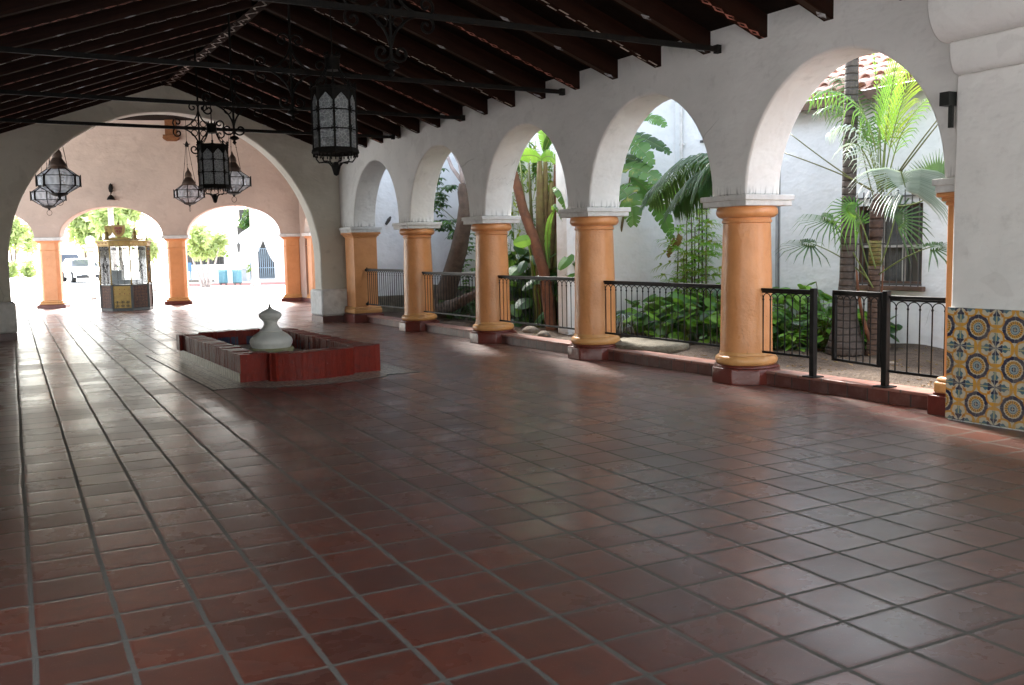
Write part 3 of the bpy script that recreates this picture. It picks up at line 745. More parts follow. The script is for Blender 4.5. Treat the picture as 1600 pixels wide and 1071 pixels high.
# ------------------------------------------------------------------ roof
roof = thing('timber_roof', 'dark timber gable roof with stencilled rafters over the hall', 'roof', (3.72, 7, 4.8))
RX, RZ, SL = 3.72, 4.85, .366
XL = -1.3
def zr(x): return RZ - SL*abs(x-RX)
Y_END0, Y_END1 = -7.0, 20.0
mb = MB()
for (xa, xb) in ((RX, 7.6), (XL-.8, RX)):
    za, zb = zr(xa)+.225, zr(xb)+.225
    mb.add([(xa, Y_END0, za), (xb, Y_END0, zb), (xb, Y_END1-.002, zb), (xa, Y_END1-.002, za), (xa, Y_END0, za+.1), (xb, Y_END0, zb+.1), (xb, Y_END1-.002, zb+.1), (xa, Y_END1-.002, za+.1)], [(3,2,1,0),(4,5,6,7),(0,1,5,4),(1,2,6,5),(2,3,7,6),(3,0,4,7)])
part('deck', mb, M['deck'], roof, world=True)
# local frame of the ridge beam and of each rafter keeps x along the timber, so the stencils follow it
def timber(name, a, b_, w, h, mats):
    a, b_ = Vector(a), Vector(b_); d = b_-a; L = d.length; d.normalize()
    sd = d.cross(Vector((0, 0, 1))).normalized(); up = sd.cross(d)
    mb = MB(); mb.bb(0, L, -w/2, w/2, 0, h); mb.m[0] = 1
    me = mb.mesh(name, mats, recalc=False)
    o = link(name, me, roof)
    Mx = Matrix((( d.x, -sd.x, up.x, a.x), (d.y, -sd.y, up.y, a.y), (d.z, -sd.z, up.z, a.z), (0, 0, 0, 1)))
    o.matrix_parent_inverse = Matrix.Identity(4)
    o.matrix_local = Matrix.Translation(-Vector(roof.location)) @ Mx
    return o, me
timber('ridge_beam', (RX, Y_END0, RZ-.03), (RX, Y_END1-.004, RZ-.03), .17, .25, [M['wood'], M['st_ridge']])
kinds = ['dash', 'dot', 'red', 'dot']
ks = range(-13, 18)
protos = {}
for k in ks:
    y = 5.63+.845*k
    for s in (1, -1):
        kd = kinds[k % 4]
        xa = RX+.085*s; xb = 7.25 if s > 0 else XL-.3
        a = (xa, y, zr(xa)); b_ = (xb, y, zr(xb))
        key = (s, kd)
        if key not in protos:
            o, me = timber('rafter', a, b_, .115, .215, [M['wood'], M['st_'+kd]]); protos[key] = (o, y)
        else:
            p0, y_0 = protos[key]
            o = p0.copy(); C.objects.link(o); o.parent = roof
            o.location = p0.location + Vector((0, y-y_0, 0))
# ------------------------------------------------------------------ left side of the hall, beside and behind the camera
mb = MB(); 
larches = [(YC[k]+1.45, 1.2, 2.02, 1.27) for k in range(1, 5)]
larches = [(-1.95, 1.2, 2.02, 1.27), (2.2, 2.4, 1.2, 2.0)]
mb.prism([(-7, 3.5), (-7, 2.02)] + arch_pts(*larches[0]) + arch_pts(*larches[1]) + [(4.6, -.01), (20.0, -.01), (20.0, 3.5)], lambda u, v, w: Vector((-1.55+w, u, v)), .5)
solo('left_arcade_wall', mb, M['plaster'], 'white arcade wall along the street side of the hall', 'wall', loc=(-1.3, 7, 2))
lc = [(-3.6, None), (-.47, None)]
for i, (y, _) in enumerate(lc):
    c = copy_tree(col0); c.location = (-1.3, y if i != 1 else -.48, 0); tag(c, 'orange column on the street side of the hall', 'column', 'street side columns')
mb = MB(); mb.bb(7.2, 7.7, -7, 2.42, -.01, 3.9); solo('right_wall', mb, M['plaster'], 'white plastered wall behind the tiled pier', 'wall')
# ------------------------------------------------------------------ railings
RXX = 7.42
def baluster_mesh(sp, h0, h1):
    mb = MB(); mb.tube([(0, 0, h0), (0, 0, h1-.06)], .0065, 6)
    # little arches springing to the neighbours
    for s in (-1, 1):
        pts = [(0, s*(sp/2)*(1-math.cos(a)), h1-.075+.055*math.sin(a)) for a in [PI/2*i/6 for i in range(7)]]
        mb.tube(pts, .0055, 5)
    mb.lathe([(.006, h1-.10), (.012, h1-.085), (.006, h1-.07)], 8)
    return mb
def railing(name, label, cat, a, b_, zt, zb, group, ends=(True, True), brackets=(True, False), stiles=(False, False), n=None):
    a = Vector(a); b_ = Vector(b_); L = (b_-a).length; rz = math.atan2((b_-a).y, (b_-a).x) - PI/2
    t = thing(name, label, cat, (a.x, a.y, 0), rz, group)
    mb = MB(); mb.bb(-.022, .022, 0, L, zt-.028, zt); mb.bb(-.012, .012, 0, L, zt-.05, zt-.028); part('top_rail', mb, M['rail_iron'], t, bevel=.004)
    mb = MB(); mb.bb(-.012, .012, 0, L, zb-.012, zb+.012); part('bottom_rail', mb, M['rail_iron'], t)
    k = n or max(3, round(L/.112)); sp = L/k
    me = baluster_mesh(sp, zb+.006, zt-.035).mesh('baluster', M['rail_iron'], smooth=60)
    i0, i1 = (1, k) if stiles[0] else (0, k+1)
    for i in range(k):
        link('baluster', me, t, (0, sp*(i+.5), 0))
    for e, yy in ((0, .012), (1, L-.012)):
        if stiles[e]:
            mb = MB(); mb.bb(-.017, .017, yy-.017, yy+.017, zb-.012, zt-.026); part('stile', mb, M['rail_iron'], t)
    for e, yy in ((0, 0), (1, L)):
        if brackets[e]:
            for z in (zt-.03, zb):
                mb = MB(); mb.sphere((0, yy, z), .034, 8); mb.tube([(0, yy+.02, z), (0, yy-.07 if e == 0 else yy+.07, z)], .016, 8); mb.sphere((-.01, yy, z+.04), .014, 6)
                part('wall_bracket', mb, M['rail_iron'], t, smooth=60)
    return t
GRL = 'black iron railings between the columns'
def span(k, lab, a_off=.255, zt=1.06, zb=.35):
    ya = YC[k+1]-a_off; yb = YC[k]+.25
    return railing('railing', lab, 'railing', (RXX, ya, 0), (RXX, yb, 0), zt, zb, GRL, brackets=(True, True))
span(1, 'black iron railing in front of the round-leaved ground cover and the concrete disc', .25, 1.055, .355)
span(2, 'black iron railing in front of the bird of paradise clump', .25, 1.085, .36)
span(3, 'black iron railing in front of the leaning grey tree', .2, 1.11, .37)
span(4, 'farthest black iron railing, ending at the square orange pilaster', .33, 1.14, .39)
railing('railing', 'short black iron railing left of the open gate, fixed to the nearest round column', 'railing', (RXX, YC[1]-.25, 0), (RXX, 6.845, 0), 1.03, .345, GRL, brackets=(True, False), n=7)
railing('railing', 'short black iron railing between the gate post and the tiled pier', 'railing', (RXX, 5.90, 0), (RXX, 5.14, 0), 1.005, .30, GRL, brackets=(False, True), n=6)
railing('gate', 'black iron gate standing a little open between two posts', 'gate', (7.53, 6.66, 0), (7.425, 6.0, 0), 1.03, .335, None, brackets=(False, False), stiles=(True, True), n=7)
for y, lb in ((6.82, 'square black iron post on the kerb at the left of the gate gap'), (5.945, 'square black iron post carrying the hinges of the gate')):
    t = thing('gate_post', lb, 'post', (RXX, y, .146), group='gate posts')
    mb = MB(); mb.bb(-.028, .028, -.028, .028, 0, .90); part('shaft', mb, M['rail_iron'], t, bevel=.004)
    mb = MB(); mb.bb(-.075, .075, -.075, .075, 0, .012)
    part('base_plate', mb, M['rail_iron'], t)

# ------------------------------------------------------------------ tie rods with iron scrollwork
def spiral(c, r0, turns, start, sgn=1, n=22, plane=lambda a, b: (a, 0, b)):
    pts = []
    for i in range(n+1):
        f = i/n; a = start + sgn*2*PI*turns*f; r = r0*(1-f*.86)
        pts.append((c[0]+r*math.cos(a), c[1]+r*math.sin(a)))
    return pts
def scroll_curve(sx, sz, big):
    """S-curve in the plane of the rod, quarter (sx, sz): starts at the rod, sweeps to the hanger"""
    L = .34*big
    pts = []
    for i in range(12):                      # quarter bow from rod to hanger, bulging to the joint
        a = PI/2*i/11
        pts.append((L*(1-math.sin(a)), L*(1-math.cos(a))))
    e = pts[-1]; s0 = pts[0]
    cur1 = spiral((0.085*big, L), .085*big, 1.25, PI, -1)       # curl at the hanger end
    cur2 = spiral((L, .085*big), .085*big, 1.25, -PI/2, 1)
    full = cur2[::-1] + pts[1:-1] + cur1
    return [(sx*x, sz*z) for x, z in full]
rods = [(7.81, 3.33, 3.545, 1.0), (10.81, 3.38, 3.55, 1.0), (13.70, 3.43, 3.575, 1.0), (16.52, 3.56, 3.585, 1.0)]
rod_lab = ['iron tie rod nearest the camera, with its scrollwork against the dark ceiling', 'iron tie rod just behind the large glass lantern', 'iron tie rod with scrolls, third from the camera', 'farthest iron tie rod with scrolls, crossing the top of the wide arch']
for (y, xh, z, big), lb in zip(rods, rod_lab):
    t = thing('tie_rod', lb, 'tie rod', (xh, y, z), group='iron tie rods across the hall')
    mb = MB(); mb.beam((XL+.2, y, z), (7.02, y, z), .034, .052); mb.beam((7.0, y, z), (7.06, y, z), .06, .085); part('bar', mb, M['iron'], t, world=True)
    mb = MB(); mb.tube([(xh, y, RZ+.1), (xh, y, z-.46)], .016, 8); mb.lathe([(.001, -.13), (.03, -.10), (.014, -.07), (.07, -.045), (.055, -.02), (.012, 0)], 10, (xh, y, z-.42))
    part('hanger', mb, M['iron'], t, world=True, smooth=50)
    for sx in (-1, 1):
        for sz in (-1, 1):
            mb = MB(); pts = [(xh+a, y, z+b_) for a, b_ in scroll_curve(sx, sz, big)]
            mb.tube(pts, .0125, 6)
            ring = [(xh+sx*(.075+.05*math.cos(a)), y, z+sz*(.078+.05*math.sin(a))) for a in [2*PI*i/16 for i in range(17)]]
            mb.tube(ring, .008, 5)
            part('scroll', mb, M['iron'], t, world=True, smooth=60)

# ------------------------------------------------------------------ the two tall glass lanterns
def tall_lantern(loc, ztop_hook, label, rz):
    """origin at the bottom of the glass; body .50 across, .66 tall"""
    t = thing('hanging_lantern', label, 'lantern', loc, rz, 'tall octagonal lanterns'); t.scale = (.93, .93, .93)
    r, Hh = .25, .66; A = [2*PI*j/8 for j in range(8)]
    P8 = [(r*math.cos(a), r*math.sin(a)) for a in A]
    for j in range(8):
        a, b_ = P8[j], P8[(j+1) % 8]
        mb = MB(); cx, cy = (a[0]+b_[0])/2*.985, (a[1]+b_[1])/2*.985
        mb.box((cx, cy, Hh/2), (.008, math.dist(a, b_)*.97, Hh), math.atan2(cy, cx)); part('glass_pane', mb, M['glass'], t)
        # tracery: pointed arch plate at the top of the pane, with the bars across
        mb = MB(); L = math.dist(a, b_); mid = Vector((cx, cy, 0))*1.02; tx = Vector((b_[0]-a[0], b_[1]-a[1], 0))/L
        nn = 9
        def ogee(s): return .10*(1-abs(s))**.75 if abs(s) < 1 else 0
        out = Vector((cx, cy, 0)).normalized()
        for i in range(nn*2):
            s0, s1 = -1+i/nn, -1+(i+1)/nn
            za, zb_ = Hh-.155+ogee(s0)*1.15, Hh-.155+ogee(s1)*1.15
            mb.add([mid+tx*(L/2*s0)+Vector((0, 0, za)), mid+tx*(L/2*s1)+Vector((0, 0, zb_)), mid+tx*(L/2*s1)+Vector((0, 0, Hh)), mid+tx*(L/2*s0)+Vector((0, 0, Hh)),
                    mid+tx*(L/2*s0)+Vector((0, 0, za))+out*.008, mid+tx*(L/2*s1)+Vector((0, 0, zb_))+out*.008, mid+tx*(L/2*s1)+Vector((0, 0, Hh))+out*.008, mid+tx*(L/2*s0)+Vector((0, 0, Hh))+out*.008],
                   [(0,1,2,3),(7,6,5,4),(0,4,5,1),(2,6,7,3)])
        part('tracery', mb, M['iron'], t)
        mb = MB(); mb.beam((a[0]*1.01, a[1]*1.01, -.02), (a[0]*1.01, a[1]*1.01, Hh+.02), .026, .026)
        for z in (Hh*.32, Hh*.65): mb.beam(Vector((a[0], a[1], z)), Vector((b_[0], b_[1], z)), .014, .014)
        for z in (Hh*.32, Hh*.65):           # rosettes
            o_ = Vector((a[0], a[1], 0)).normalized(); tt = Vector((-o_.y, o_.x, 0)); c0 = Vector((a[0], a[1], z)) + o_*.018
            for q in range(4):
                an = PI/4*q + PI/8; dv = tt*math.cos(an)*.045 + Vector((0, 0, 1))*math.sin(an)*.045
                mb.beam(c0-dv, c0+dv, .007, .007, up=o_)
        mb.lathe([(.020, 0), (.028, .02), (.012, .04), (.022, .06), (.001, .095)], 8, (a[0]*1.01, a[1]*1.01, Hh+.02))
        part('mullion', mb, M['iron'], t)
    mb = MB()
    mb.lathe([(r*1.02, Hh), (r*1.07, Hh+.005), (r*1.07, Hh+.03), (r*1.0, Hh+.045), (r*.3, Hh+.05), (.02, Hh+.05)], 8); part('top_band', mb, M['iron'], t)
    mb = MB(); mb.lathe([(r*.96, .0), (r*1.03, .0), (r*1.09, -.02), (r*1.12, -.055), (r*1.05, -.075), (r*.8, -.06), (.05, -.05)], 8)
    for j in range(32):
        a = 2*PI*j/32; mb.lathe([(.001, -.108), (.009, -.095), (.006, -.075)], 5, (r*1.03*math.cos(a), r*1.03*math.sin(a), 0))
    part('base_band', mb, M['iron'], t)
    mb = MB()
    for j in range(6):
        a = 2*PI*j/6+.3; pts = []
        for (q, z) in ((.22, -.07), (.235, -.12), (.20, -.165), (.14, -.16), (.085, -.17), (.05, -.21), (.035, -.26)):
            pts.append((q*math.cos(a), q*math.sin(a), z))
        mb.tube(pts, .009, 5)
    mb.lathe([(.001, -.325), (.03, -.31), (.045, -.25), (.034, -.215), (.04, -.19), (.02, -.16)], 12); part('pendant', mb, M['iron'], t, smooth=50)
    mb = MB()
    zc = Hh+.26
    for j in range(8):
        a = A[j]; mb.tube([(r*.98*math.cos(a), r*.98*math.sin(a), Hh+.05), (r*.62*math.cos(a), r*.62*math.sin(a), Hh+.15), (.085*math.cos(a), .085*math.sin(a), zc)], .0075, 5)
    mb.lathe([(.085, zc-.02), (.095, zc), (.085, zc+.02), (.085, zc+.12), (.10, zc+.135), (.09, zc+.15), (.01, zc+.15)], 16)
    for j in range(10):
        a = 2*PI*j/10; mb.lathe([(.014, 0), (.018, .02), (.001, .045)], 6, (.09*math.cos(a), .09*math.sin(a), zc+.145))
    part('crown', mb, M['iron'], t, smooth=40)
    mb = MB(); top = (ztop_hook-loc[2])/.93
    mb.tube([(0, 0, zc+.1), (0, 0, top)], .009, 6)
    for s in (-1, 1): mb.tube([(s*.09, 0, zc+.12), (s*.16, 0, zc+.30), (s*.10, 0, zc+.48), (0, 0, zc+.62)], .008, 5)
    part('suspension_rod', mb, M['iron'], t, smooth=60)
    return t
P1 = atY(524, 232, 10.2)
tall_lantern((P1.x, P1.y, P1.z), RZ-.02, 'large black iron lantern of hammered glass, the nearer one against the dark ceiling', math.atan2(-P1.y, -P1.x))
P2 = atY(335, 289, 16.3)
tall_lantern((P2.x, P2.y, P2.z), RZ-.02, 'tall black iron lantern hanging in front of the wide arch', math.atan2(-P2.y, -P2.x))

# ------------------------------------------------------------------ star lanterns of the far room
def star_lantern(loc, label, rz, s=1.0):
    t = thing('star_lantern', label, 'lantern', loc, rz, 'faceted copper lanterns of the far room')
    rb, zb0, zb1 = .40*s, 0, .20*s; ru, zu = .20*s, .345*s; rl, zl = .15*s, -.155*s
    A = [2*PI*j/8+PI/8 for j in range(8)]
    def ring(r, z): return [Vector((r*math.cos(a), r*math.sin(a), z)) for a in A]
    R0, R1, R2, R3 = ring(rl, zl), ring(rb, zb0), ring(rb, zb1), ring(ru, zu)
    for lo, hi, nm in ((R0, R1, 'lower_pane'), (R1, R2, 'side_pane'), (R2, R3, 'upper_pane')):
        for j in range(8):
            q = [lo[j], lo[(j+1) % 8], hi[(j+1) % 8], hi[j]]
            c_ = sum(q, Vector())/4; inn = Vector((-c_.x, -c_.y, 0)).normalized()*.006
            mb = MB(); mb.add(q+[v+inn for v in q], [(0,1,2,3),(7,6,5,4),(0,4,5,1),(1,5,6,2),(2,6,7,3),(3,7,4,0)])
            part(nm, mb, M['glass_milk'] if nm != 'upper_pane' else M['glass_milk'], t)
    mb = MB()
    for rr in (R0, R1, R2, R3):
        for j in range(8): mb.beam(rr[j], rr[(j+1) % 8], .016*s, .016*s)
    for j in range(8):
        for p_, q_ in ((R0[j], R1[j]), (R1[j], R2[j]), (R2[j], R3[j])): mb.beam(p_, q_, .022*s, .022*s)
        d = R1[j].normalized(); e = Vector((d.x, d.y, 0)).normalized()*.022*s
        mb.beam(R1[j]+e-Vector((0, 0, .02)), R2[j]+e+Vector((0, 0, .035)), .02*s, .02*s)
    part('frame', mb, M['iron'], t)
    mb = MB(); mb.lathe([(ru*1.02, zu-.005), (ru*1.05, zu+.02*s), (ru*.93, zu+.04*s), (ru*.95, zu+.06*s), (ru*.80, zu+.12*s), (ru*.55, zu+.20*s), (ru*.46, zu+.23*s), (ru*.50, zu+.27*s), (ru*.42, zu+.35*s), (ru*.18, zu+.42*s), (ru*.05, zu+.49*s), (.001, zu+.52*s)], 16); part('cap', mb, M['copper'], t, smooth=40)
    mb = MB(); mb.lathe([(rl*1.15, zl+.01), (rl*1.12, zl-.02*s), (rl*.7, zl-.05*s), (rl*.25, zl-.065*s), (.02, zl-.10*s), (.001, zl-.11*s)], 12); part('bowl', mb, M['iron'], t, smooth=40)
    mb = MB(); zr_ = zl-.175*s; mb.tube([(0, .068*s*math.cos(a), zr_+.068*s*math.sin(a)) for a in [2*PI*i/18 for i in range(19)]], .006, 5, caps=False); part('pull_ring', mb, M['iron'], t)
    mb = MB(); zs = zu+1.15*s
    for j in range(3):
        a = 2*PI*j/3+.4; mb.tube([(ru*.98*math.cos(a), ru*.98*math.sin(a), zu+.07*s), (.55*ru*math.cos(a), .55*ru*math.sin(a), zu+.6*s), (.03*math.cos(a), .03*math.sin(a), zs)], .007, 5)
        mb.lathe([(.001, -.02), (.016, 0), (.001, .02)], 6, (.55*ru*math.cos(a), .55*ru*math.sin(a), zu+.6*s))
    for j in range(6):
        a = 2*PI*j/6; mb.beam((0, 0, zs), (.10*math.cos(a), .10*math.sin(a), zs+.02), .02, .012)
    mb.lathe([(.05, zs-.06), (.06, zs), (.03, zs+.06), (.012, zs+.1)], 8); mb.tube([(0, 0, zs+.08), (0, 0, 5.5-loc[2])], .007, 5)
    part('suspension_rods', mb, M['iron'], t)
    return t
for (px, py, Dd, lb, s) in ((92, 291, 19.8, 'faceted copper lantern at left, the nearer and larger of the overlapping pair', 1.0), (76, 313, 25.0, 'faceted lantern at far left, partly hidden behind a larger one', 1.0),
                          (296, 309, 27.4, 'small faceted lantern left of the tall iron lantern, hung from two visible rods', 1.0), (365, 291, 23.6, 'faceted lantern half hidden behind the tall iron lantern', 1.0)):
    P = atD(px, py, Dd); star_lantern((P.x, P.y, P.z), lb, .25+px*.01, s)

# ------------------------------------------------------------------ fountain
FX0, FX1, FY0, FY1 = 2.74, 4.42, 11.18, 14.75
ft = thing('fountain', 'low fountain of glazed red bricks with a white stone finial', 'fountain', (3.58, 12.9, 0))
def outline(e):
    """front and back bulge half-round; e grows the outline"""
    x0, x1, y0, y1 = FX0-e, FX1+e, FY0-e, FY1+e; cx = (FX0+FX1)/2; w = .54+e*.7; d = .26
    nx_ = .30
    pts = []
    def lobe(yb, sgn, xa, xb):
        n = 16; res = []
        for i in range(n+1):
            a = PI*i/n; res.append((xa+(xb-xa)*(1-math.cos(a))/2, yb+sgn*d*math.sin(a)**.8))
        return res
    pts += [(x0, y0)] + [(cx-w-.02, y0)] + lobe(y0, -1, cx-w, cx+w) + [(cx+w+.02, y0), (x1, y0)]
    pts += [(x1, y1)] + [(cx+w+.02, y1)] + lobe(y1, 1, cx+w, cx-w) + [(cx-w-.02, y1), (x0, y1)]
    return pts
def walk(pts, step):
    out = []; n = len(pts)
    for i in range(n):
        a, b_ = Vector(pts[i]), Vector(pts[(i+1) % n]); L = (b_-a).length
        if L < 1e-5: continue
        out.append((a, b_, L))
    res = []; acc = 0.0
    for a, b_, L in out:
        d = (b_-a)/L
        while acc < L:
            res.append((a+d*acc, d)); acc += step
        acc -= L
    return res
RIMH, RIMW = .335, .24
mb = MB(); rb = random.Random(3)
for p_, d in walk(outline(0), .071):
    nrm = Vector((-d.y, d.x))              # inwards for this winding
    wd = RIMW + rb.uniform(-.007, .007)
    c_ = p_ + d*.035 + nrm*(wd/2 + rb.uniform(-.004, .003))
    top = RIMH + rb.uniform(-.008, .006)
    bot = -.004 if p_.y < FY0+.03 else .105
    mb.box((c_.x, c_.y, (top+bot)/2), (.0722, wd, top-bot), math.atan2(d.y, d.x), tilt=Matrix.Rotation(rb.uniform(-.02, .02), 3, 'Y'))
part('brick_rim', mb, M['brick'], ft, world=True, bevel=.004)
mb = MB(); o1 = [(FX0-.012, FY0+.02), (FX1+.012, FY0+.02), (FX1+.012, FY1-.02)] + [q for q in outline(.012) if q[1] > FY1+.012] + [(FX0-.012, FY1-.02)]; o2 = outline(-.235)
n = len(o1); mb.add([(x, y, z) for z in (-.004, .112) for x, y in o1], [(i, (i+1) % n, n+(i+1) % n, n+i) for i in range(n)] + [tuple(range(n, 2*n))]); part('tile_base', mb, M['base_tile'], ft, world=True)
mb = MB(); n = len(o2)
mb.add([(x, y, z) for z in (.09, .24) for x, y in o2], [(i, (i+1) % n, n+(i+1) % n, n+i) for i in range(n)] + [tuple(range(n))]); part('basin_lining', mb, M['blue_tile'], ft, world=True)
ap = []
e = .36
for (x, y) in outline(.40): ap.append((x if abs(x-3.58) < 1.0 else x, y))
mb = MB(); n = len(ap); mb.add([(x, y, z) for z in (-.004, .006) for x, y in ap], [(i, (i+1) % n, n+(i+1) % n, n+i) for i in range(n)] + [tuple(range(n, 2*n))]); part('mosaic_apron', mb, M['mosaic'], ft, world=True)
ap2 = outline(.418)
mb = MB(); n = len(ap2); mb.add([(x, y, z) for z in (-.004, .003) for x, y in ap2], [(i, (i+1) % n, n+(i+1) % n, n+i) for i in range(n)] + [tuple(range(n, 2*n))]); part('apron_border', mb, M['lead'], ft, world=True)
fc = atZ(420, 546, .36); 
FCX, FCY = 3.27, 11.72
mb = MB(); mb.lathe([(.27, .10), (.27, .335), (.262, .345), (.24, .345)], 40, (FCX, FCY, 0)); part('finial_drum', mb, M['moss'], ft, world=True, smooth=40)
prof = [(.235, .345), (.24, .36), (.257, .40), (.262, .435), (.250, .48), (.21, .53), (.155, .575), (.135, .59), (.138, .60), (.118, .62), (.092, .66), (.08, .70), (.083, .735), (.10, .742), (.102, .752), (.093, .757), (.118, .775), (.138, .81), (.139, .84), (.125, .865), (.09, .89), (.055, .91), (.03, .93), (.022, .937)]
prof = [(r_, .345+(z_-.345)*.82) for r_, z_ in prof]
mb = MB(); mb.lathe(prof, 48, (FCX, FCY, 0)); part('finial', mb, M['stone'], ft, world=True, smooth=50)
mb = MB(); mb.lathe([(.028, .93), (.024, .945), (.012, .95), (.018, .962), (.008, .975), (.010, .985), (.001, 1.0)], 12, (FCX, FCY, -.106)); part('spout', mb, M['lead'], ft, world=True, smooth=50)

# ------------------------------------------------------------------ ticket kiosk
KC = Vector((3.98, 28.68, 0)); KR = .76
kt = thing('kiosk', 'octagonal gilded ticket kiosk with glass sides and a shield on top', 'kiosk', KC, ang); kt.scale = (.86, .86, .91)
# local frame: -y faces the hall
A8 = [-PI/2 - PI/8 + PI/4*j for j in range(8)]
def oct_(r): return [Vector((r*math.cos(a)/math.cos(PI/8)*.955, r*math.sin(a)/math.cos(PI/8)*.955, 0)) for a in A8]
O = oct_(KR)
mb = MB(); mb.prism([(v.x*1.04, v.y*1.04) for v in O], lambda u, v, w: Vector((u, v, w-.004)), .09); part('plinth', mb, M['black_trim'], kt, bevel=.01)
for j in range(8):
    a, b_ = O[j], O[(j+1) % 8]; c_ = (a+b_)/2; dv = (b_-a); L = dv.length; rz = math.atan2(dv.y, dv.x)
    nm = 'door' if j == 0 else 'side_panel'
    mb = MB(); mb.box((c_.x*.985, c_.y*.985, .085+.335), (L*.9, .03, .67), rz)
    po = part(nm, mb, M['gold'] if j == 0 else M['panel_tile'], kt, bevel=.006)
    if j == 0:
        for ix in range(4):
            for iz in range(2):
                mb = MB(); mb.sphere((c_.x-.22+.147*ix, c_.y-.012, .655-.14*iz), .014, 6); part('rosette', mb, M['red_enamel'], po, smooth=60)
        mb = MB()
        for ix in range(3):
            x0 = c_.x-.16+.16*ix
            for s in (-1, 1):
                mb.tube([(x0+s*u, c_.y-.012, .25+v) for u, v in spiral((.04, .02), .04, 1.1, PI/2, 1, 12)], .006, 5)
                mb.tube([(x0+s*u, c_.y-.012, .17-v) for u, v in spiral((.04, .02), .035, 1.1, PI/2, 1, 12)], .006, 5)
            mb.tube([(x0, c_.y-.012, .13), (x0, c_.y-.012, .30)], .006, 5)
        part('grille', mb, M['black_trim'], po)
        mb = MB(); mb.bb(c_.x+.245, c_.x+.265, c_.y-.03, c_.y-.005, .5, .66); part('handle', mb, M['gold'], po)
    mb = MB(); mb.beam((a.x, a.y, .08), (a.x, a.y, .79), .07, .07); part('corner_post', mb, M['black_trim'], kt)
    mb = MB(); mb.box((c_.x*.985, c_.y*.985, .80+.59), (L*.92, .012, 1.16), rz); part('glass_pane', mb, M['clear'], kt)
    mb = MB(); mb.tube([(a.x, a.y, .79), (a.x, a.y, 1.97)], .022, 8); mb.lathe([(.03, 0), (.035, .03), (.022, .05)], 8, (a.x, a.y, .79)); part('mullion', mb, M['gold_dark'], kt)
    kq = 1.0 if j in (0, 1, 7) else .55
    # light ironwork in front of each pane
    mb = MB(); d = dv/L; out = Vector((c_.x, c_.y, 0)).normalized()*.012
    def Q(u, z): return c_ + d*u + out + Vector((0, 0, z))
    for s in (-1, 1):
        mb.tube([Q(s*.1, .80), Q(s*.1, 1.35)], .010*kq, 5)
        mb.tube([Q(s*.1, 1.35), Q(0, 1.62)], .010*kq, 5); mb.tube([Q(s*.1, 1.38), Q(0, 1.16)], .010*kq, 5)
        mb.tube([Q(s*.1, 1.72), Q(s*.1, 1.95)], .007*kq, 5)
        for q in (-.17, .0, .17): mb.tube([Q(q+s*u, 1.86+v) for u, v in spiral((.035, .0), .05, 1.2, PI, -1, 12)], .011*kq, 5)
        mb.tube([Q(s*(.1+u), 1.37+v) for u, v in spiral((.03, .0), .04, 1.1, PI, -1, 10)], .010*kq, 5)
    mb.tube([Q(0, 1.16), Q(0, 1.66)], .006*kq, 5); mb.lathe([(.001, -.03), (.014, 0), (.001, .03)], 6, Q(0, 1.66))
    mb.beam(Q(-L/2*.95, 1.73), Q(L/2*.95, 1.73), .008, .008)
    part('ironwork', mb, M['lead'], kt)
mb = MB(); mb.prism([(v.x*1.03, v.y*1.03) for v in O], lambda u, v, w: Vector((u, v, .755+w)), .04); part('sill', mb, M['black_trim'], kt, bevel=.006)
mb = MB(); mb.bb(-.45, .45, -.1, .5, .80, .93); mb.bb(-.5, -.15, .1, .5, .93, 1.22); part('counter', mb, M['counter'], kt, bevel=.01)
mb = MB(); mb.prism([(v.x*1.03, v.y*1.03) for v in O], lambda u, v, w: Vector((u, v, 1.95+w)), .03); mb.prism([(v.x*1.06, v.y*1.06) for v in O], lambda u, v, w: Vector((u, v, 1.979+w)), .105); mb.prism([(v.x*1.12, v.y*1.12) for v in O], lambda u, v, w: Vector((u, v, 2.082+w)), .04)
part('cornice', mb, M['gold'], kt, bevel=.006)
mb = MB()
for j in range(8):
    a, b_ = O[j]*1.07, O[(j+1) % 8]*1.07
    for f in (.2, .5, .8): mb.sphere(a.lerp(b_, f)+Vector((0, 0, 2.045)), .016, 6)
part('studs', mb, M['red_enamel'], kt, smooth=60)
mb = MB(); 
hp = [(-.5, 2.14), (-.42, 2.17), (-.30, 2.19), (-.2, 2.22), (.2, 2.22), (.30, 2.19), (.42, 2.17), (.5, 2.14)]
mb.prism(hp, lambda u, v, w: Vector((u, -.70+w, v)), .05)
for s in (-1, 1):
    mb.tube([(s*(.55+u), -.67, 2.20+v) for u, v in spiral((.0, .0), .06, 1.3, -PI/2, 1, 14)], .012, 6)
    mb.tube([(s*(.40+u), -.67, 2.23+v) for u, v in spiral((.0, .0), .05, 1.3, -PI/2, 1, 14)], .012, 6)
part('crest', mb, M['gold_dark'], kt)
sh = [(-.19, 2.60), (-.16, 2.575), (0, 2.585), (.16, 2.575), (.19, 2.60), (.205, 2.50), (.18, 2.36), (.10, 2.25), (0, 2.20), (-.10, 2.25), (-.18, 2.36), (-.205, 2.50)]
mb = MB(); mb.prism(sh, lambda u, v, w: Vector((u, -.74+w, v)), .04); so = part('shield', mb, M['gold'], kt, bevel=.006)
mb = MB(); mb.prism([(u*.56, 2.42+(v-2.41)*.62) for u, v in sh], lambda u, v, w: Vector((u, -.752+w, v)), .02); f_ = part('shield_field', mb, M['red_enamel'], so)
mb = MB()
for s in (-1, 1): mb.tube([(s*(.03+u), -.757, 2.44+v) for u, v in spiral((.02, .0), .045, 1.0, -PI/2, 1, 12)], .010, 5); mb.tube([(s*(.02+u), -.757, 2.34+v) for u, v in spiral((.02, .0), .03, 1.0, -PI/2, 1, 10)], .009, 5)
mb.tube([(0, -.757, 2.27), (0, -.757, 2.52)], .008, 5); part('shield_device', mb, M['gold'], so)
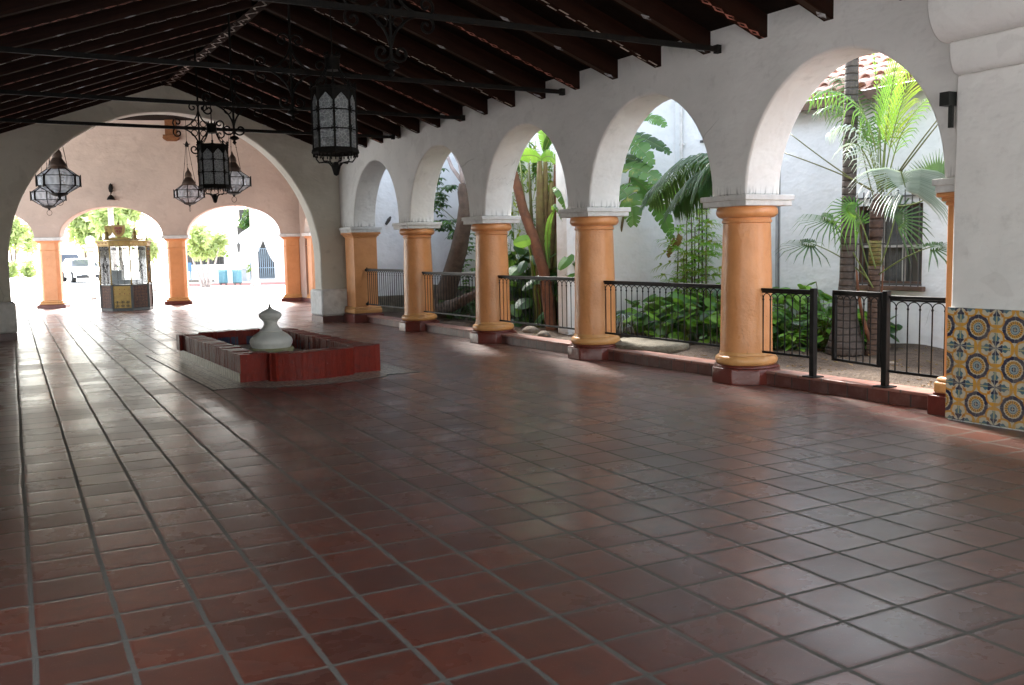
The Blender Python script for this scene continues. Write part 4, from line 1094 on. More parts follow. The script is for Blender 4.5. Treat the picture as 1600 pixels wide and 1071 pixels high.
mb = MB(); mb.prism([(-.30+(u)*.62, 2.42+(v-2.40)*.82) for u, v in sh], lambda u, v, w: Vector((u, -.69+w, v)), .04); part('side_shield', mb, M['gold_dark'], kt, bevel=.006)
mb = MB(); mb.lathe([(.03, 2.58), (.045, 2.62), (.02, 2.65), (.012, 2.68), (.001, 2.72)], 8, (0, -.72, 0)); part('shield_finial', mb, M['gold_dark'], kt)
for s in (-1, 1):
    mb = MB(); mb.lathe([(.085, 2.24), (.09, 2.27), (.06, 2.31), (.075, 2.40), (.062, 2.47), (.024, 2.50), (.042, 2.54), (.034, 2.58), (.001, 2.61)], 10, (s*.42+.04, -.66, -.10)); part('figurine', mb, M['gold_dark'], kt, smooth=50)
for x, y in ((.62, -.30), (.26, .66), (-.26, .66), (-.64, -.26), (.66, .24)):
    mb = MB(); mb.lathe([(.035, 2.14), (.04, 2.17), (.018, 2.2), (.026, 2.24), (.016, 2.3), (.001, 2.44)], 8, (x, y, 0)); part('spire', mb, M['gold_dark'], kt)
mb = MB(); mb.prism([(v.x*.9, v.y*.9) for v in O], lambda u, v, w: Vector((u, v, 2.142+w)), .03); part('roof', mb, M['gold_dark'], kt)
# ------------------------------------------------------------------ garden buildings
GX = 10.62
gb = thing('garden_building', 'white building behind the palms with a barred window and a tiled eave', 'building', (GX, 7, .1))
WY0, WY1, WZ0, WZ1 = 7.98, 9.02, .92, 1.98
mb = MB()
for (y0, y1, z0, z1) in ((2.0, WY0, -.1, 3.42), (WY1, 10.42, -.1, 3.42), (WY0, WY1, -.1, WZ0), (WY0, WY1, WZ1, 3.42)): mb.bb(GX, GX+.3, y0, y1, z0, z1)
part('wall', mb, M['plaster_garden'], gb, world=True)
wn = MB(); fr = .055
for (y0, y1, z0, z1) in ((WY0, WY0+fr, WZ0, WZ1), (WY1-fr, WY1, WZ0, WZ1), (WY0+fr, WY1-fr, WZ0, WZ0+fr), (WY0+fr, WY1-fr, WZ1-fr, WZ1)): wn.bb(GX+.06, GX+.12, y0, y1, z0, z1)
wo = part('window', wn, M['dark_wood2'], gb, world=True, bevel=.004)
mb = MB()
for y in (WY0+.34, WY0+.68): mb.bb(GX+.075, GX+.115, y-.018, y+.018, WZ0+fr, WZ1-fr)
mb.bb(GX+.07, GX+.11, WY0+fr, WY1-fr, WZ0+.50, WZ0+.53); part('sash', mb, M['frame_white'], wo, world=True)
mb = MB(); mb.bb(GX+.125, GX+.14, WY0+.02, WY1-.02, WZ0+.02, WZ1-.02); part('pane', mb, M['winglass'], wo, world=True)
mb = MB()
for i in range(40):
    y = WY0+.30+.62*i/40; mb.quad((GX+.118+.004*(i % 2), y, WZ0+.06), (GX+.118+.004*((i+1) % 2), y+.0155, WZ0+.06), (GX+.118+.004*((i+1) % 2), y+.0155, WZ1-.06), (GX+.118+.004*(i % 2), y, WZ1-.06))
part('curtain', mb, M['curtain'], wo, world=True)
mb = MB()
for i in range(10): y = WY0+.03+(WY1-WY0-.06)*i/9; mb.tube([(GX-.03, y, WZ0-.03), (GX-.03, y, WZ1+.18)], .0085, 6)
for z in (WZ0+.02, WZ0+.55, WZ1+.1): mb.bb(GX-.036, GX-.022, WY0-.02, WY1+.02, z-.012, z+.012)
part('window_bars', mb, M['lead'], wo, world=True)
mb = MB(); mb.bb(GX-.07, GX+.06, WY0-.06, WY1+.06, WZ0-.065, WZ0-.002); part('sill', mb, M['dark_wood2'], wo, world=True, bevel=.01)
mb = MB(); mb.bb(GX-.32, GX+.02, 2.0, 10.42, 3.40, 3.44); mb.bb(GX-.36, GX-.30, 2.0, 10.42, 3.33, 3.45); part('eave', mb, M['dark_wood2'], gb, world=True)
mb = MB(); sl = .42; 
def tz(x): return 3.46+(x-(GX-.40))*sl
mb.add([(GX-.36, 2.0, tz(GX-.36)-.02), (GX+3, 2.0, tz(GX+3)-.02), (GX+3, 10.42, tz(GX+3)-.02), (GX-.36, 10.42, tz(GX-.36)-.02)], [(0, 1, 2, 3)])
y = 2.05; rt = random.Random(5)
while y < 10.4:
    x = GX-.42
    for k in range(9):
        r0, r1 = .10, .082; xa, xb = x+k*.36, x+k*.36+.42
        dz = .012*(k % 2)+rt.uniform(-.006, .006); n = 7
        vs = []
        for (xx, rr, lift) in ((xa, r0, .03), (xb, r1, .0)):
            for i in range(n): a = PI*i/(n-1); vs.append((xx, y+rr*math.cos(a)+rt.uniform(-.003, .003), tz(xx)+rr*.8*math.sin(a)+lift+dz))
            for i in range(n): a = PI*i/(n-1); vs.append((xx, y+(rr-.014)*math.cos(a), tz(xx)+(rr-.014)*.8*math.sin(a)+lift+dz))
        fs = [(i, i+1, 2*n+i+1, 2*n+i) for i in range(n-1)] + [(n+i, 3*n+i, 3*n+i+1, n+i+1) for i in range(n-1)] + [(i, n+i, n+i+1, i+1) for i in range(n-1)]
        mb.add(vs, fs)
    y += .235
part('roof', mb, M['rooftile'], gb, world=True, smooth=50)
# tall white wall beside it, its return and the wall behind the far bays
tw = thing('tall_wall', 'tall white rendered wall behind the bamboo palm', 'wall', (10.75, 11.7, 0))
mb = MB(); mb.bb(10.75, 11.05, 10.42, 13.3, -.1, 6.5); mb.bb(8.5, 10.75, 13.0, 13.3, -.1, 6.5); part('wall', mb, M['plaster_garden'], tw, world=True, bevel=.01)
mb = MB(); mb.bb(10.70, 10.748, 10.55, 10.60, .1, 6.5); mb.bb(10.68, 10.748, 10.44, 10.50, .1, 4.6); part('corner_strip', mb, M['grey_pipe'], tw, world=True)
def pipe(lab, pts, r, m, nm='drainpipe'):
    t = thing(nm, lab, 'pipe', pts[0], group='pipes on the garden walls')
    mb = MB(); mb.tube(pts, r, 8); part('pipe', mb, m, t, world=True, smooth=60)
    mb = MB()
    for z in (1.0, 2.1, 3.2): mb.box((pts[0][0]+.02, pts[0][1], z), (.05, .10, .04))
    part('clip', mb, m, t, world=True)
pq = atX(1066, 320, 10.72); pipe('pale round drainpipe on the tall white wall, behind the bamboo palm', [(10.70, pq.y, .1), (10.70, pq.y, 6.2)], .026, M['trim_white'])
pq = atX(1097, 380, 10.72); pipe('thin dark pipe left of the nearest round column, in the garden', [(10.72, pq.y, .8), (10.72, pq.y, 3.0)], .012, M['lead'])
pq = atX(1104, 380, 10.72); pipe('thin dark pipe touching the edge of the nearest round column, in the garden', [(10.72, pq.y, .75), (10.72, pq.y, 3.0)], .012, M['lead'])
bw = thing('back_wall', 'white wall close behind the far arches of the arcade', 'wall', (9.45, 17, 0))
mb = MB(); mb.bb(9.3, 9.6, 13.3, 20.4, -.1, 6.5); mb.bb(7.7, 9.3, 20.1, 20.4, -.1, 6.5); part('wall', mb, M['plaster_garden'], bw, world=True, bevel=.01)
mb = MB(); mb.bb(9.285, 9.3, 13.31, 20.08, .0, .72); part('painted_dado', mb, M['concrete_disc'], bw, world=True)
pipe('dark pipe in the corner behind the farthest round column', [(9.22, 20.03, .1), (9.22, 20.03, 5.0)], .02, M['lead'])
mb = MB(); mb.bb(7.75, 9.28, 19.95, 20.095, .0, .5); solo('stone_step', mb, M['concrete_disc'], 'pale stone ledge at the foot of the wall behind the farthest railing', 'ledge', loc=(8.5, 20, 0), bevel=.02)
g = atY(603, 351, 20.05)
mb = MB(); mb.tube([g, g+Vector((.05, -.06, .10)), g+Vector((.09, -.08, .17))], [.03, .045, .02], 8); solo('wall_hook', mb, M['lead'], 'small dark hook on the wall above the farthest railing', 'hook', loc=g, smooth=60)

# concrete disc, rocks, twigs
dk = thing('concrete_disc', 'flat round mossy concrete disc on the soil behind the railing', 'disc', (8.02, 10.28, .12))
mb = MB(); pr = []
rr = random.Random(2)
n = 40; vs = []
for (rad, z) in ((.50, -.03), (.54, .03), (.53, .075), (.46, .10), (.2, .112), (.001, .115)):
    for j in range(n): a = 2*PI*j/n; q = rad*(1+rr.uniform(-.025, .02)); vs.append((q*math.cos(a)*.92, q*math.sin(a)*1.2, z+rr.uniform(-.004, .006)))
mb.add(vs, [(i*n+j, i*n+(j+1) % n, (i+1)*n+(j+1) % n, (i+1)*n+j) for i in range(5) for j in range(n)]); part('slab', mb, M['concrete_disc'], dk, smooth=60)
def rock(p, s, lab):
    mb = MB(); n = 10; vs = []
    for i in range(6):
        ph = PI*i/5
        for j in range(n): a = 2*PI*j/n; q = 1+rr.uniform(-.16, .16); vs.append((s*q*math.sin(ph)*math.cos(a), s*1.25*q*math.sin(ph)*math.sin(a), s*.7*math.cos(ph)))
    mb.add(vs, [(i*n+j, i*n+(j+1) % n, (i+1)*n+(j+1) % n, (i+1)*n+j) for i in range(5) for j in range(n)])
    solo('rock', mb, M['rock'], lab, 'rock', 'rocks on the garden soil', loc=p, smooth=180, world=False)
q = atZ(829, 517, .14); rock((q.x, q.y, .13), .13, 'larger brown rock on the soil in front of the bird of paradise clump')
q = atZ(850, 522, .14); rock((q.x, q.y, .12), .10, 'smaller flat rock beside the larger brown one')
q = atZ(1395, 567, .14); rock((q.x, q.y, .12), .05, 'small stone on the soil behind the gate post')
mb = MB(); rr = random.Random(11)
for i in range(900):
    x = 7.68+2.8*rr.random()**1.3; y = 4.5+14.5*rr.random(); z = .125+.05*max(0, x-9.6); L = rr.uniform(.015, .05); a = rr.uniform(0, PI)
    d = Vector((math.cos(a), math.sin(a), rr.uniform(-.1, .25)))*L
    mb.beam(Vector((x, y, z)), Vector((x, y, z))+d, rr.uniform(.006, .016), .006)
for i in range(150):
    x = 7.75+2.6*rr.random(); y = 4.6+14*rr.random(); z = .135+.05*max(0, x-9.6); a = rr.uniform(0, 2*PI); L = rr.uniform(.05, .13); d = Vector((math.cos(a), math.sin(a), 0)); e_ = Vector((-d.y, d.x, 0))
    c_ = Vector((x, y, z)); mb.add([c_, c_+d*L*.5+e_*L*.2+Vector((0, 0, .015)), c_+d*L+Vector((0, 0, .02*rr.random())), c_+d*L*.5-e_*L*.2+Vector((0, 0, .01))], [(0, 1, 2, 3)])
solo('wood_chips', mb, M['lf_brown'], 'scattered wood chips on the garden soil', 'wood chips', kind='stuff')

# ------------------------------------------------------------------ leaves
UP = Vector((0, 0, 1))
def strip(mb, pts, w, side, fold=0.0, m=0):
    """leaf blade along pts; w: half widths; side: sideways vector"""
    k = len(pts); vs = []
    for i, p_ in enumerate(pts):
        t = (pts[min(i+1, k-1)]-pts[max(i-1, 0)]).normalized(); s = (side - t*side.dot(t))
        s = s.normalized() if s.length > 1e-5 else t.orthogonal().normalized()
        nrm = t.cross(s)
        vs += [p_-s*w[i]+nrm*fold*w[i], p_, p_+s*w[i]+nrm*fold*w[i]]
    fs = []
    for i in range(k-1): a = 3*i; fs += [(a, a+1, a+4, a+3), (a+1, a+2, a+5, a+4)]
    mb.add(vs, fs, m)
def bez(a, b_, c_, n=14):
    return [(a*(1-t)**2 + b_*2*t*(1-t) + c_*t*t) for t in [i/n for i in range(n+1)]]
def feather(mb, pts, L, hw, droop, rng, gap=.035, lean=.5, a0=.0, sides=(-1, 1), taper=True):
    """leaflets along a rachis"""
    acc = 0; tot = sum((pts[i+1]-pts[i]).length for i in range(len(pts)-1)); nxt = tot*a0; run = 0
    for i in range(len(pts)-1):
        d = pts[i+1]-pts[i]; seg = d.length; t = d.normalized()
        sd = t.cross(UP); sd = sd.normalized() if sd.length > .05 else Vector((1, 0, 0))
        while nxt < run+seg:
            f = nxt/tot; p_ = pts[i]+t*(nxt-run)
            sc = (math.sin(PI*min(1, .18+f*.80))**.6) if taper else 1
            for s in sides:
                l = L*sc*rng.uniform(.85, 1.1); dr = t*lean + sd*s + UP*rng.uniform(-.05, .25); dr.normalize()
                a = p_; b1 = a+dr*l*.4-UP*droop*l*.05; b2 = a+dr*l*.75-UP*droop*l*.28; b3 = a+dr*l*.95-UP*droop*l*.62
                strip(mb, [a, b1, b2, b3], [hw*.5, hw, hw*.75, .001], t+UP*.3, .25)
            nxt += gap
        run += seg
def fan_leaf(mb, c_, ax, up, Rr, n, spread, droop, rng, hw=.016, fuse=.45, curl=0.0):
    """palmate leaf: ax points to the tip, up is the upper face"""
    ax = ax.normalized(); sd = ax.cross(up).normalized(); up = sd.cross(ax)
    for i in range(n):
        a = spread*(i/(n-1)-.5); d = ax*math.cos(a)+sd*math.sin(a)
        l = Rr*(1-.18*abs(a)/PI)*rng.uniform(.92, 1.05); ww = max(hw, Rr*fuse*spread/n*.52)
        dl = d*1.0 + up*(-curl*abs(math.sin(a)))
        pts = [c_, c_+dl*l*.25+up*.02, c_+dl*l*fuse - UP*droop*l*.06, c_+dl*l*.75-UP*droop*l*.28, c_+dl*l*.95-UP*droop*l*.62]
        strip(mb, pts, [.002, ww*.55, ww, hw*.7, .001], d.cross(up), .22)
def banana(mb, pts, W, side, rng, tear=.35, m=0, fold=.12):
    """broad torn blade along its midrib"""
    k = len(pts)
    for s in (-1, 1):
        i = 0
        while i < k-1:
            j = min(k-1, i+rng.choice((1, 1, 2, 3)))
            vs = []; off = rng.uniform(-.6, .6)*tear; tw = rng.uniform(-.5, .5)*tear
            for q in range(i, j+1):
                t = (pts[min(q+1, k-1)]-pts[max(q-1, 0)]).normalized(); sdv = (side-t*side.dot(t)).normalized(); nrm = t.cross(sdv)
                f = q/(k-1); w = W*(math.sin(PI*min(.98, .06+f*.93))**.55)*rng.uniform(.93, 1.03)
                Ls = (pts[j]-pts[i]).length; sh = (.16 if q == i else (-.16 if q == j else 0))*Ls*tear*1.4 + W*.25
                vs += [pts[q], pts[q]+sdv*s*w*.55+nrm*(fold+off*.15)*w+t*W*.10, pts[q]+sdv*s*w+nrm*(fold*.4+off*.5-.1)*w+t*sh]
            fs = []
            for q in range(j-i): a = 3*q; fs += [(a, a+1, a+4, a+3), (a+1, a+2, a+5, a+4)]
            mb.add(vs, fs, m)
            i = j
def oval(mb, c_, ax, up, L, W, rng, droop=.3, n=6, heart=False, m=0):
    ax = ax.normalized(); sd = ax.cross(up); sd = sd.normalized() if sd.length > .05 else ax.orthogonal().normalized()
    pts = []; w = []
    for i in range(n+1):
        f = i/n; pts.append(c_+ax*L*f-UP*droop*L*f*f); w.append(max(.001, W*(math.sin(PI*min(1, f*.93+.04))**(.55 if heart else .8))))
    strip(mb, pts, w, sd, .18, m)
def whorl(mb, c_, R_, n, rng, droop=.7, w=.022):
    for i in range(n):
        a = 2*PI*i/n+rng.uniform(-.2, .2); d = Vector((math.cos(a), math.sin(a), .25))
        oval(mb, c_, d, UP, R_*rng.uniform(.8, 1.1), w*rng.uniform(.8, 1.2)*2, rng, droop, 4)

rg = random.Random(21)
# --- grey ringed palm, its crown above the arch
tb = atZ(1321, 549, .16); gz = .14
t = thing('palm', 'tall palm with a dark grey ringed trunk flared at the base', 'palm', (tb.x, tb.y, gz))
mb = MB(); b0 = Vector((tb.x, tb.y, gz-.05)); tp = atX(1332, 60, tb.x+.1)
pts = [b0, b0+Vector((0, 0, .18)), b0+Vector((0, 0, .5)), b0.lerp(tp, .25), b0.lerp(tp, .5), b0.lerp(tp, .75), tp, tp+(tp-b0)*.35]
mb.tube(pts, [.27, .21, .135, .092, .085, .082, .08, .08], 20); part('trunk', mb, M['palm_grey'], t, world=True, smooth=180)
top = pts[-1]
for i in range(9):
    a = 2*PI*i/9; e = top+Vector((math.cos(a)*1.6, math.sin(a)*1.6, .2)); pp = bez(top, top+Vector((math.cos(a)*.7, math.sin(a)*.7, 1.3)), e)
    mb = MB(); feather(mb, pp, .45, .016, .8, rg); mb.tube(pp, .012, 5); part('frond', mb, M['lf_palm'], t, world=True, recalc=False)
# --- young palm with many fronds, brown and green trunk
qb = atZ(1366, 551, .16); PX = qb.x
t = thing('palm', 'palm with a brown and green banded trunk and a bright mixed crown of fronds', 'palm', (qb.x, qb.y, gz))
b0 = Vector((qb.x, qb.y, gz-.05)); c1 = atX(1372, 318, PX)
def tr(f): return b0.lerp(c1, f)+Vector((0, .03*math.sin(f*3), 0))
mb = MB(); mb.tube([tr(f) for f in (0, .05, .12, .25, .4, .52, .60)], [.12, .095, .082, .076, .073, .071, .07], 16); part('trunk', mb, M['palm_brown'], t, world=True, smooth=180)
mb = MB(); mb.tube([tr(f) for f in (.598, .66, .72, .765)], [.0695, .072, .071, .072], 16); part('green_shaft', mb, M['palm_green'], t, world=True, smooth=180)
mb = MB(); mb.tube([tr(f) for f in (.763, .80, .86, .93, 1., 1.06)], [.073, .078, .080, .082, .076, .04], 14); part('crown_shaft', mb, M['palm_fibre'], t, world=True, smooth=180)
def P(px, py, dx=0): return atX(px, py, PX+dx)
def frond(pa, pb, pc, dx, L, mat, hw=.013, droop=.8, gap=.03, sides=(-1, 1), lean=.5, r=.010, a0=.0, stem='stem_green'):
    pp = bez(P(*pa, dx[0]), P(*pb, dx[1]), P(*pc, dx[2]), 18)
    mb = MB(); feather(mb, pp, L, hw, droop, rg, gap, lean, a0, sides); fo = part('frond', mb, M[mat], t, world=True, recalc=False)
    mb = MB(); mb.tube(pp, [r*(1-.7*i/18) for i in range(19)], 6); part('rachis', mb, M[stem], fo, world=True, smooth=180)
def petiole_fan(pts_px, dx, ax, up, Rr, n, spread, droop, mat, fuse=.45, r=.010, hw=.015, stem='stem_green', curl=0.):
    pp = bez(P(*pts_px[0], dx[0]), P(*pts_px[1], dx[1]), P(*pts_px[2], dx[2]), 12)
    mb = MB(); fan_leaf(mb, pp[-1], ax, up, Rr, n, spread, droop, rg, hw, fuse, curl); fo = part('fan_leaf', mb, M[mat], t, world=True, recalc=False)
    mb = MB(); mb.tube(pp, [r*(1.2-.4*i/12) for i in range(13)], 6); part('petiole', mb, M[stem], fo, world=True, smooth=180)
Lf = -CR; Rt = CR; toC = Vector((-CF.x, -CF.y, 0)).normalized()
# upright young spear fronds
frond((1377, 300), (1382, 200), (1403, 84), (0, 0, -.1), .50, 'lf_bright', .008, .30, .052, lean=2.2, r=.013, a0=.35)
frond((1380, 300), (1392, 190), (1432, 104), (0, -.1, -.2), .46, 'lf_yellow', .009, .45, .056, lean=1.7, a0=.35)
frond((1378, 300), (1388, 200), (1385, 120), (0, .1, .2), .44, 'lf_mid', .008, .40, .058, lean=1.9, a0=.4)
frond((1376, 300), (1377, 190), (1364, 74), (0, 0, .1), .10, 'lf_bright', .007, .3, .06, lean=2., r=.013, a0=.7)
frond((1385, 300), (1402, 180), (1462, 146), (.1, .1, .2), .36, 'lf_mid', .009, .8, .058, lean=1.0, a0=.35)
# arching fronds to the left, lit from above
frond((1374, 300), (1370, 108), (1258, 150), (-.1, -.3, -.5), .56, 'lf_mid', .011, 1.25, .050, lean=.45, a0=.3)
frond((1372, 300), (1352, 130), (1278, 176), (.15, .15, .1), .44, 'lf_palm', .011, 1.2, .056, lean=.5, a0=.3)
frond((1374, 300), (1350, 165), (1296, 208), (-.3, -.5, -.7), .44, 'lf_silver', .009, 1.1, .056, lean=.6, a0=.25)
frond((1374, 300), (1340, 190), (1322, 240), (-.3, -.6, -.8), .36, 'lf_silver', .008, 1.0, .055, lean=.7, a0=.3)
frond((1374, 300), (1362, 120), (1425, 100), (.4, .5, .6), .42, 'lf_mid', .011, 1.0, .058, lean=.6, a0=.35)
frond((1374, 300), (1350, 110), (1300, 122), (.4, .6, .7), .40, 'lf_palm', .011, 1.1, .058, lean=.5, a0=.35)
# long bare stalks
for (a, b_, c_, dx) in (((1366, 300), (1330, 275), (1222, 238), (0, -.2, -.5)), ((1366, 300), (1325, 280), (1233, 208), (0, -.2, -.4)), ((1372, 330), (1360, 300), (1340, 200), (0, 0, .1)), ((1400, 275), (1430, 230), (1474, 176), (.2, .1, 0)), ((1403, 275), (1440, 225), (1479, 178), (.2, .15, .05))):
    pp = bez(P(*a, dx[0]), P(*b_, dx[1]), P(*c_, dx[2]), 12); mb = MB(); mb.tube(pp, [.011*(1-.4*i/12) for i in range(13)], 6); part('stalk', mb, M['stem_olive'], t, world=True, smooth=180)
# the big pale drooping fan in front, and the dark fan behind it
for sg_, (sp, dr) in ((-1, (1.5, .75)), (1, (1.5, .95))):
    pp = bez(P(1376, 330), P(1374, 255, -.3), P(1408, 270, -.5), 10); h_ = pp[-1]
    mb = MB()
    for i in range(19):
        f = i/18; o_ = h_ + (toC*.10-UP*.14)*f*1.5; L = (.66-.16*f)*rg.uniform(.93, 1.05)
        d = (CR*sg_*(1-.45*f) + toC*(.15+.5*f) + UP*(.12-.5*f)).normalized()
        pt_ = [o_, o_+d*L*.3+UP*L*.03, o_+d*L*.6-UP*L*.06*dr, o_+d*L*.85-UP*L*.24*dr, o_+d*L*1.0-UP*L*.46*dr]
        strip(mb, pt_, [.006, .024, .026, .015, .001], toC+UP*.4-CR*sg_*.2, .25)
    fo = part('fan_leaf', mb, M['lf_silver'], t, world=True, recalc=False)
    mb = MB(); mb.tube(pp + [h_+(toC*.10-UP*.14)*1.2], [.012]*11+[.006], 6); part('petiole', mb, M['stem_green'], fo, world=True, smooth=180)
petiole_fan(((1376, 320), (1430, 330), (1466, 298)), (.2, .3, .35), UP*.8+Rt*.4, toC, .52, 40, 3.3, .05, 'lf_palm', .62, .010, .009)
petiole_fan(((1372, 330), (1385, 300), (1402, 292)), (.3, .3, .45), UP*.8+Lf*.25, toC, .28, 22, 2.8, .1, 'lf_palm', .5, .008, .008)
# smaller fans low on the left and right
petiole_fan(((1364, 445), (1325, 400), (1266, 380)), (0, -.1, -.25), Lf*1+UP*.1-toC*.2, UP*1+toC*.35, .50, 17, 4.2, .55, 'lf_dark', .2, .008, .013)
petiole_fan(((1364, 450), (1320, 370), (1300, 342)), (-.1, -.1, -.2), Lf*1+UP*.25, UP*1+toC*.4, .58, 22, 3.6, .75, 'lf_palm', .22, .008, .011)
petiole_fan(((1372, 430), (1420, 395), (1456, 386)), (0, 0, 0), Rt*1+UP*.25, UP*1+toC*.3, .46, 17, 4.2, .5, 'lf_dark', .22, .008, .013)
petiole_fan(((1366, 445), (1345, 390), (1342, 352)), (.25, .25, .25), UP*.5+Lf*.6, toC+UP*.6, .46, 18, 3.8, .7, 'lf_mid', .25, .008, .013)
petiole_fan(((1374, 420), (1392, 370), (1398, 342)), (.2, .2, .2), UP*.6+Rt*.6, toC+UP*.4, .50, 20, 3.9, .6, 'lf_dark', .25, .008, .013)
petiole_fan(((1368, 420), (1350, 350), (1335, 328)), (-.2, -.2, -.25), Lf*.7+UP*.3, toC+UP*.7, .42, 18, 3.6, .8, 'lf_mid', .25, .008, .012)
for i in range(5):
    a = rg.uniform(0, 2*PI); d = Vector((math.cos(a), math.sin(a), 0)); c_ = b0+UP*.12
    mb = MB(); mb.tube(bez(c_, c_+d*.2+UP*.3, c_+d*.26+UP*rg.uniform(.7, 1.0), 6), [.03, .028, .024, .02, .016, .012, .008], 6); part('dry_sheath', mb, M['bark_cut'], t, world=True, smooth=180)

# --- bamboo palm
bp = atX(1086, 452, 9.9)
t = thing('bamboo_palm', 'slender bamboo palm with dark canes and pale finger leaves', 'palm', (9.9, bp.y, .15))
for (px, pt, m_) in ((1073, 345, 0), (1086, 355, 1), (1093, 330, 1), (1060, 380, 0), (1080, 320, 1), (1103, 385, 0), (1068, 400, 0), (1098, 360, 1)):
    a = atX(px+rg.uniform(-3, 3), 478, 9.9+rg.uniform(-.15, .15)); a.z = .14; tp = atX(px, pt, 9.9+rg.uniform(-.2, .2))
    pp = bez(a, a.lerp(tp, .5)+Vector((rg.uniform(-.05, .05), 0, 0)), tp, 10)
    mb = MB(); mb.tube(pp, [.014]*5+[.012]*3+[.008]*3, 6); so = part('cane', mb, M['bark'] if m_ else M['stem_olive'], t, world=True, smooth=180)
    for i in range(3, 11):
        for _ in range(2):
            p_ = pp[i]; an = rg.uniform(0, 2*PI); d = Vector((math.cos(an), math.sin(an), rg.uniform(.15, .8))).normalized(); e = p_+d*rg.uniform(.12, .26)
            mb = MB(); mb.tube([p_, p_.lerp(e, .6)+UP*.02, e], .003, 4); fan_leaf(mb, e, d-UP*.25, UP, rg.uniform(.20, .33), rg.choice((5, 6, 7, 8)), 2.8, .55, rg, .013, .2)
            part('leaf', mb, M['lf_yellow'] if rg.random() < .25 else M['lf_bright'], so, world=True, recalc=False)
for (px, py) in ((1042, 392), (1036, 412), (1050, 408)):
    p_ = atX(px, py, 9.7); mb = MB(); fan_leaf(mb, p_, Lf-UP*.3, UP, .24, 6, 1.7, .7, rg, .014, .2); part('leaf', mb, M['lf_yellow'], t, world=True, recalc=False)

# --- bird of paradise at the tall wall: broad torn leaves hanging beside the second arch
ba = atX(962, 470, 9.6)
t = thing('banana_plant', 'banana plant with broad torn leaves, yellow at the edges, hanging beside the arch', 'banana plant', (9.55, ba.y, .15))
ctr = Vector((9.6, ba.y+.5, 2.1))
for (a, b_, c_, W, mt, dd) in (((955, 300), (985, 280), (990, 352), .27, 'lf_banana', -.5), ((952, 225), (990, 205), (1020, 258), .20, 'lf_banana', -.2), ((950, 262), (1000, 255), (1035, 288), .20, 'lf_banana', -.3),
                             ((955, 212), (1000, 205), (1047, 240), .16, 'lf_dark', .1), ((948, 250), (985, 235), (1012, 268), .15, 'lf_dark', .0), ((1000, 185), (1020, 178), (1040, 198), .13, 'lf_mid', -.1),
                             ((985, 275), (1025, 300), (1050, 372), .20, 'lf_mid', .2), ((955, 250), (945, 240), (940, 262), .14, 'lf_mid', -.2), ((1010, 290), (1050, 280), (1068, 325), .13, 'lf_bright', .1), ((975, 240), (1005, 300), (1010, 320), .13, 'lf_mid', .3)):
    pp = bez(atX(*a, 9.6+dd), atX(*b_, 9.55+dd), atX(*c_, 9.5+dd), 26)
    mb = MB(); banana(mb, pp, W*.82, (CR*.8+UP*.35+toC*.3), rg, .7); lo = part('leaf', mb, M[mt], t, world=True, recalc=False, smooth=180)
    mb = MB(); mb.tube(pp, [.010*(1-.75*i/26) for i in range(27)], 5); part('midrib', mb, M['stem_green'], lo, world=True, smooth=180)
for (px0, py0, px1, py1) in ((945, 470, 952, 300), (950, 470, 948, 262), (940, 470, 950, 220), (955, 470, 985, 275)):
    mb = MB(); mb.tube(bez(Vector((9.6, ba.y+.35, .13)), atX((px0+px1)/2-6, 400, 9.6), atX(px1, py1, 9.6), 8), [.04, .038, .036, .032, .028, .024, .02, .016, .012], 7); part('stalk', mb, M['fibre'], t, world=True, smooth=180)
for (px, py) in ((1052, 372), (1045, 383), (1060, 365)):
    mb = MB(); p_ = atX(px, py, 9.7); banana(mb, bez(p_, p_+Vector((0, -.05, -.08)), p_+Vector((0, .02, -.2)), 5), .05, CR, rg, .8); part('dry_leaf', mb, M['lf_brown'], t, world=True, recalc=False)
# --- kentia frond coming in from behind the nearest column
kc = atX(1150, 330, 9.0)
t = thing('kentia_palm', 'palm with dark green arching fronds behind the nearest round column', 'palm', (9.0, kc.y, .15))
mb = MB(); mb.tube([(9.0, kc.y, .1), (9.0, kc.y, 1.2), (9.0, kc.y, 2.3)], [.06, .05, .045], 10); part('trunk', mb, M['palm_brown'], t, world=True, smooth=180)
for (a, b_, c_, L) in (((1148, 262), (1100, 200), (1012, 318), .50), ((1148, 268), (1112, 235), (1050, 330), .46), ((1150, 262), (1130, 215), (1090, 300), .42)):
    pp = bez(atX(*a, 9.0), atX(*b_, 8.9), atX(*c_, 8.75), 18)
    mb = MB(); feather(mb, pp, L, .017, 1.35, rg, .024, .55, .12); fo = part('frond', mb, M['lf_dark'], t, world=True, recalc=False)
    mb = MB(); mb.tube(pp, [.011*(1-.7*i/18) for i in range(19)], 6); part('rachis', mb, M['stem_green'], fo, world=True, smooth=180)

# --- ground cover of round leaves in the second bay
mb = MB(); st = MB()
for i in range(680):
    y = 8.15+4.1*rg.random(); x = 8.75+1.75*rg.random()
    hgt = .14+.72*rg.random()**.8*(1-.45*max(0, (9.1-x)/.4) if x < 9.1 else 1)*(1-.25*abs(y-9.9)/2)
    if y < 8.9: x = 9.6+.8*rg.random(); hgt *= .8
    p_ = Vector((x, y, hgt+.05)); an = rg.uniform(0, 2*PI); ax = Vector((math.cos(an), math.sin(an), rg.uniform(-.5, .1)))
    s = rg.uniform(.09, .25); oval(mb, p_-ax*s*.4, ax, UP+Vector((rg.uniform(-.5, .5), rg.uniform(-.6, .2), 0)), s, s*.55, rg, .25, 5, True, rg.choice((0, 0, 1, 1, 2)))
    if i % 3 == 0: st.tube([Vector((x+rg.uniform(-.1, .1), y+rg.uniform(-.1, .1), .1)), p_], .005, 4)
mb2 = MB()
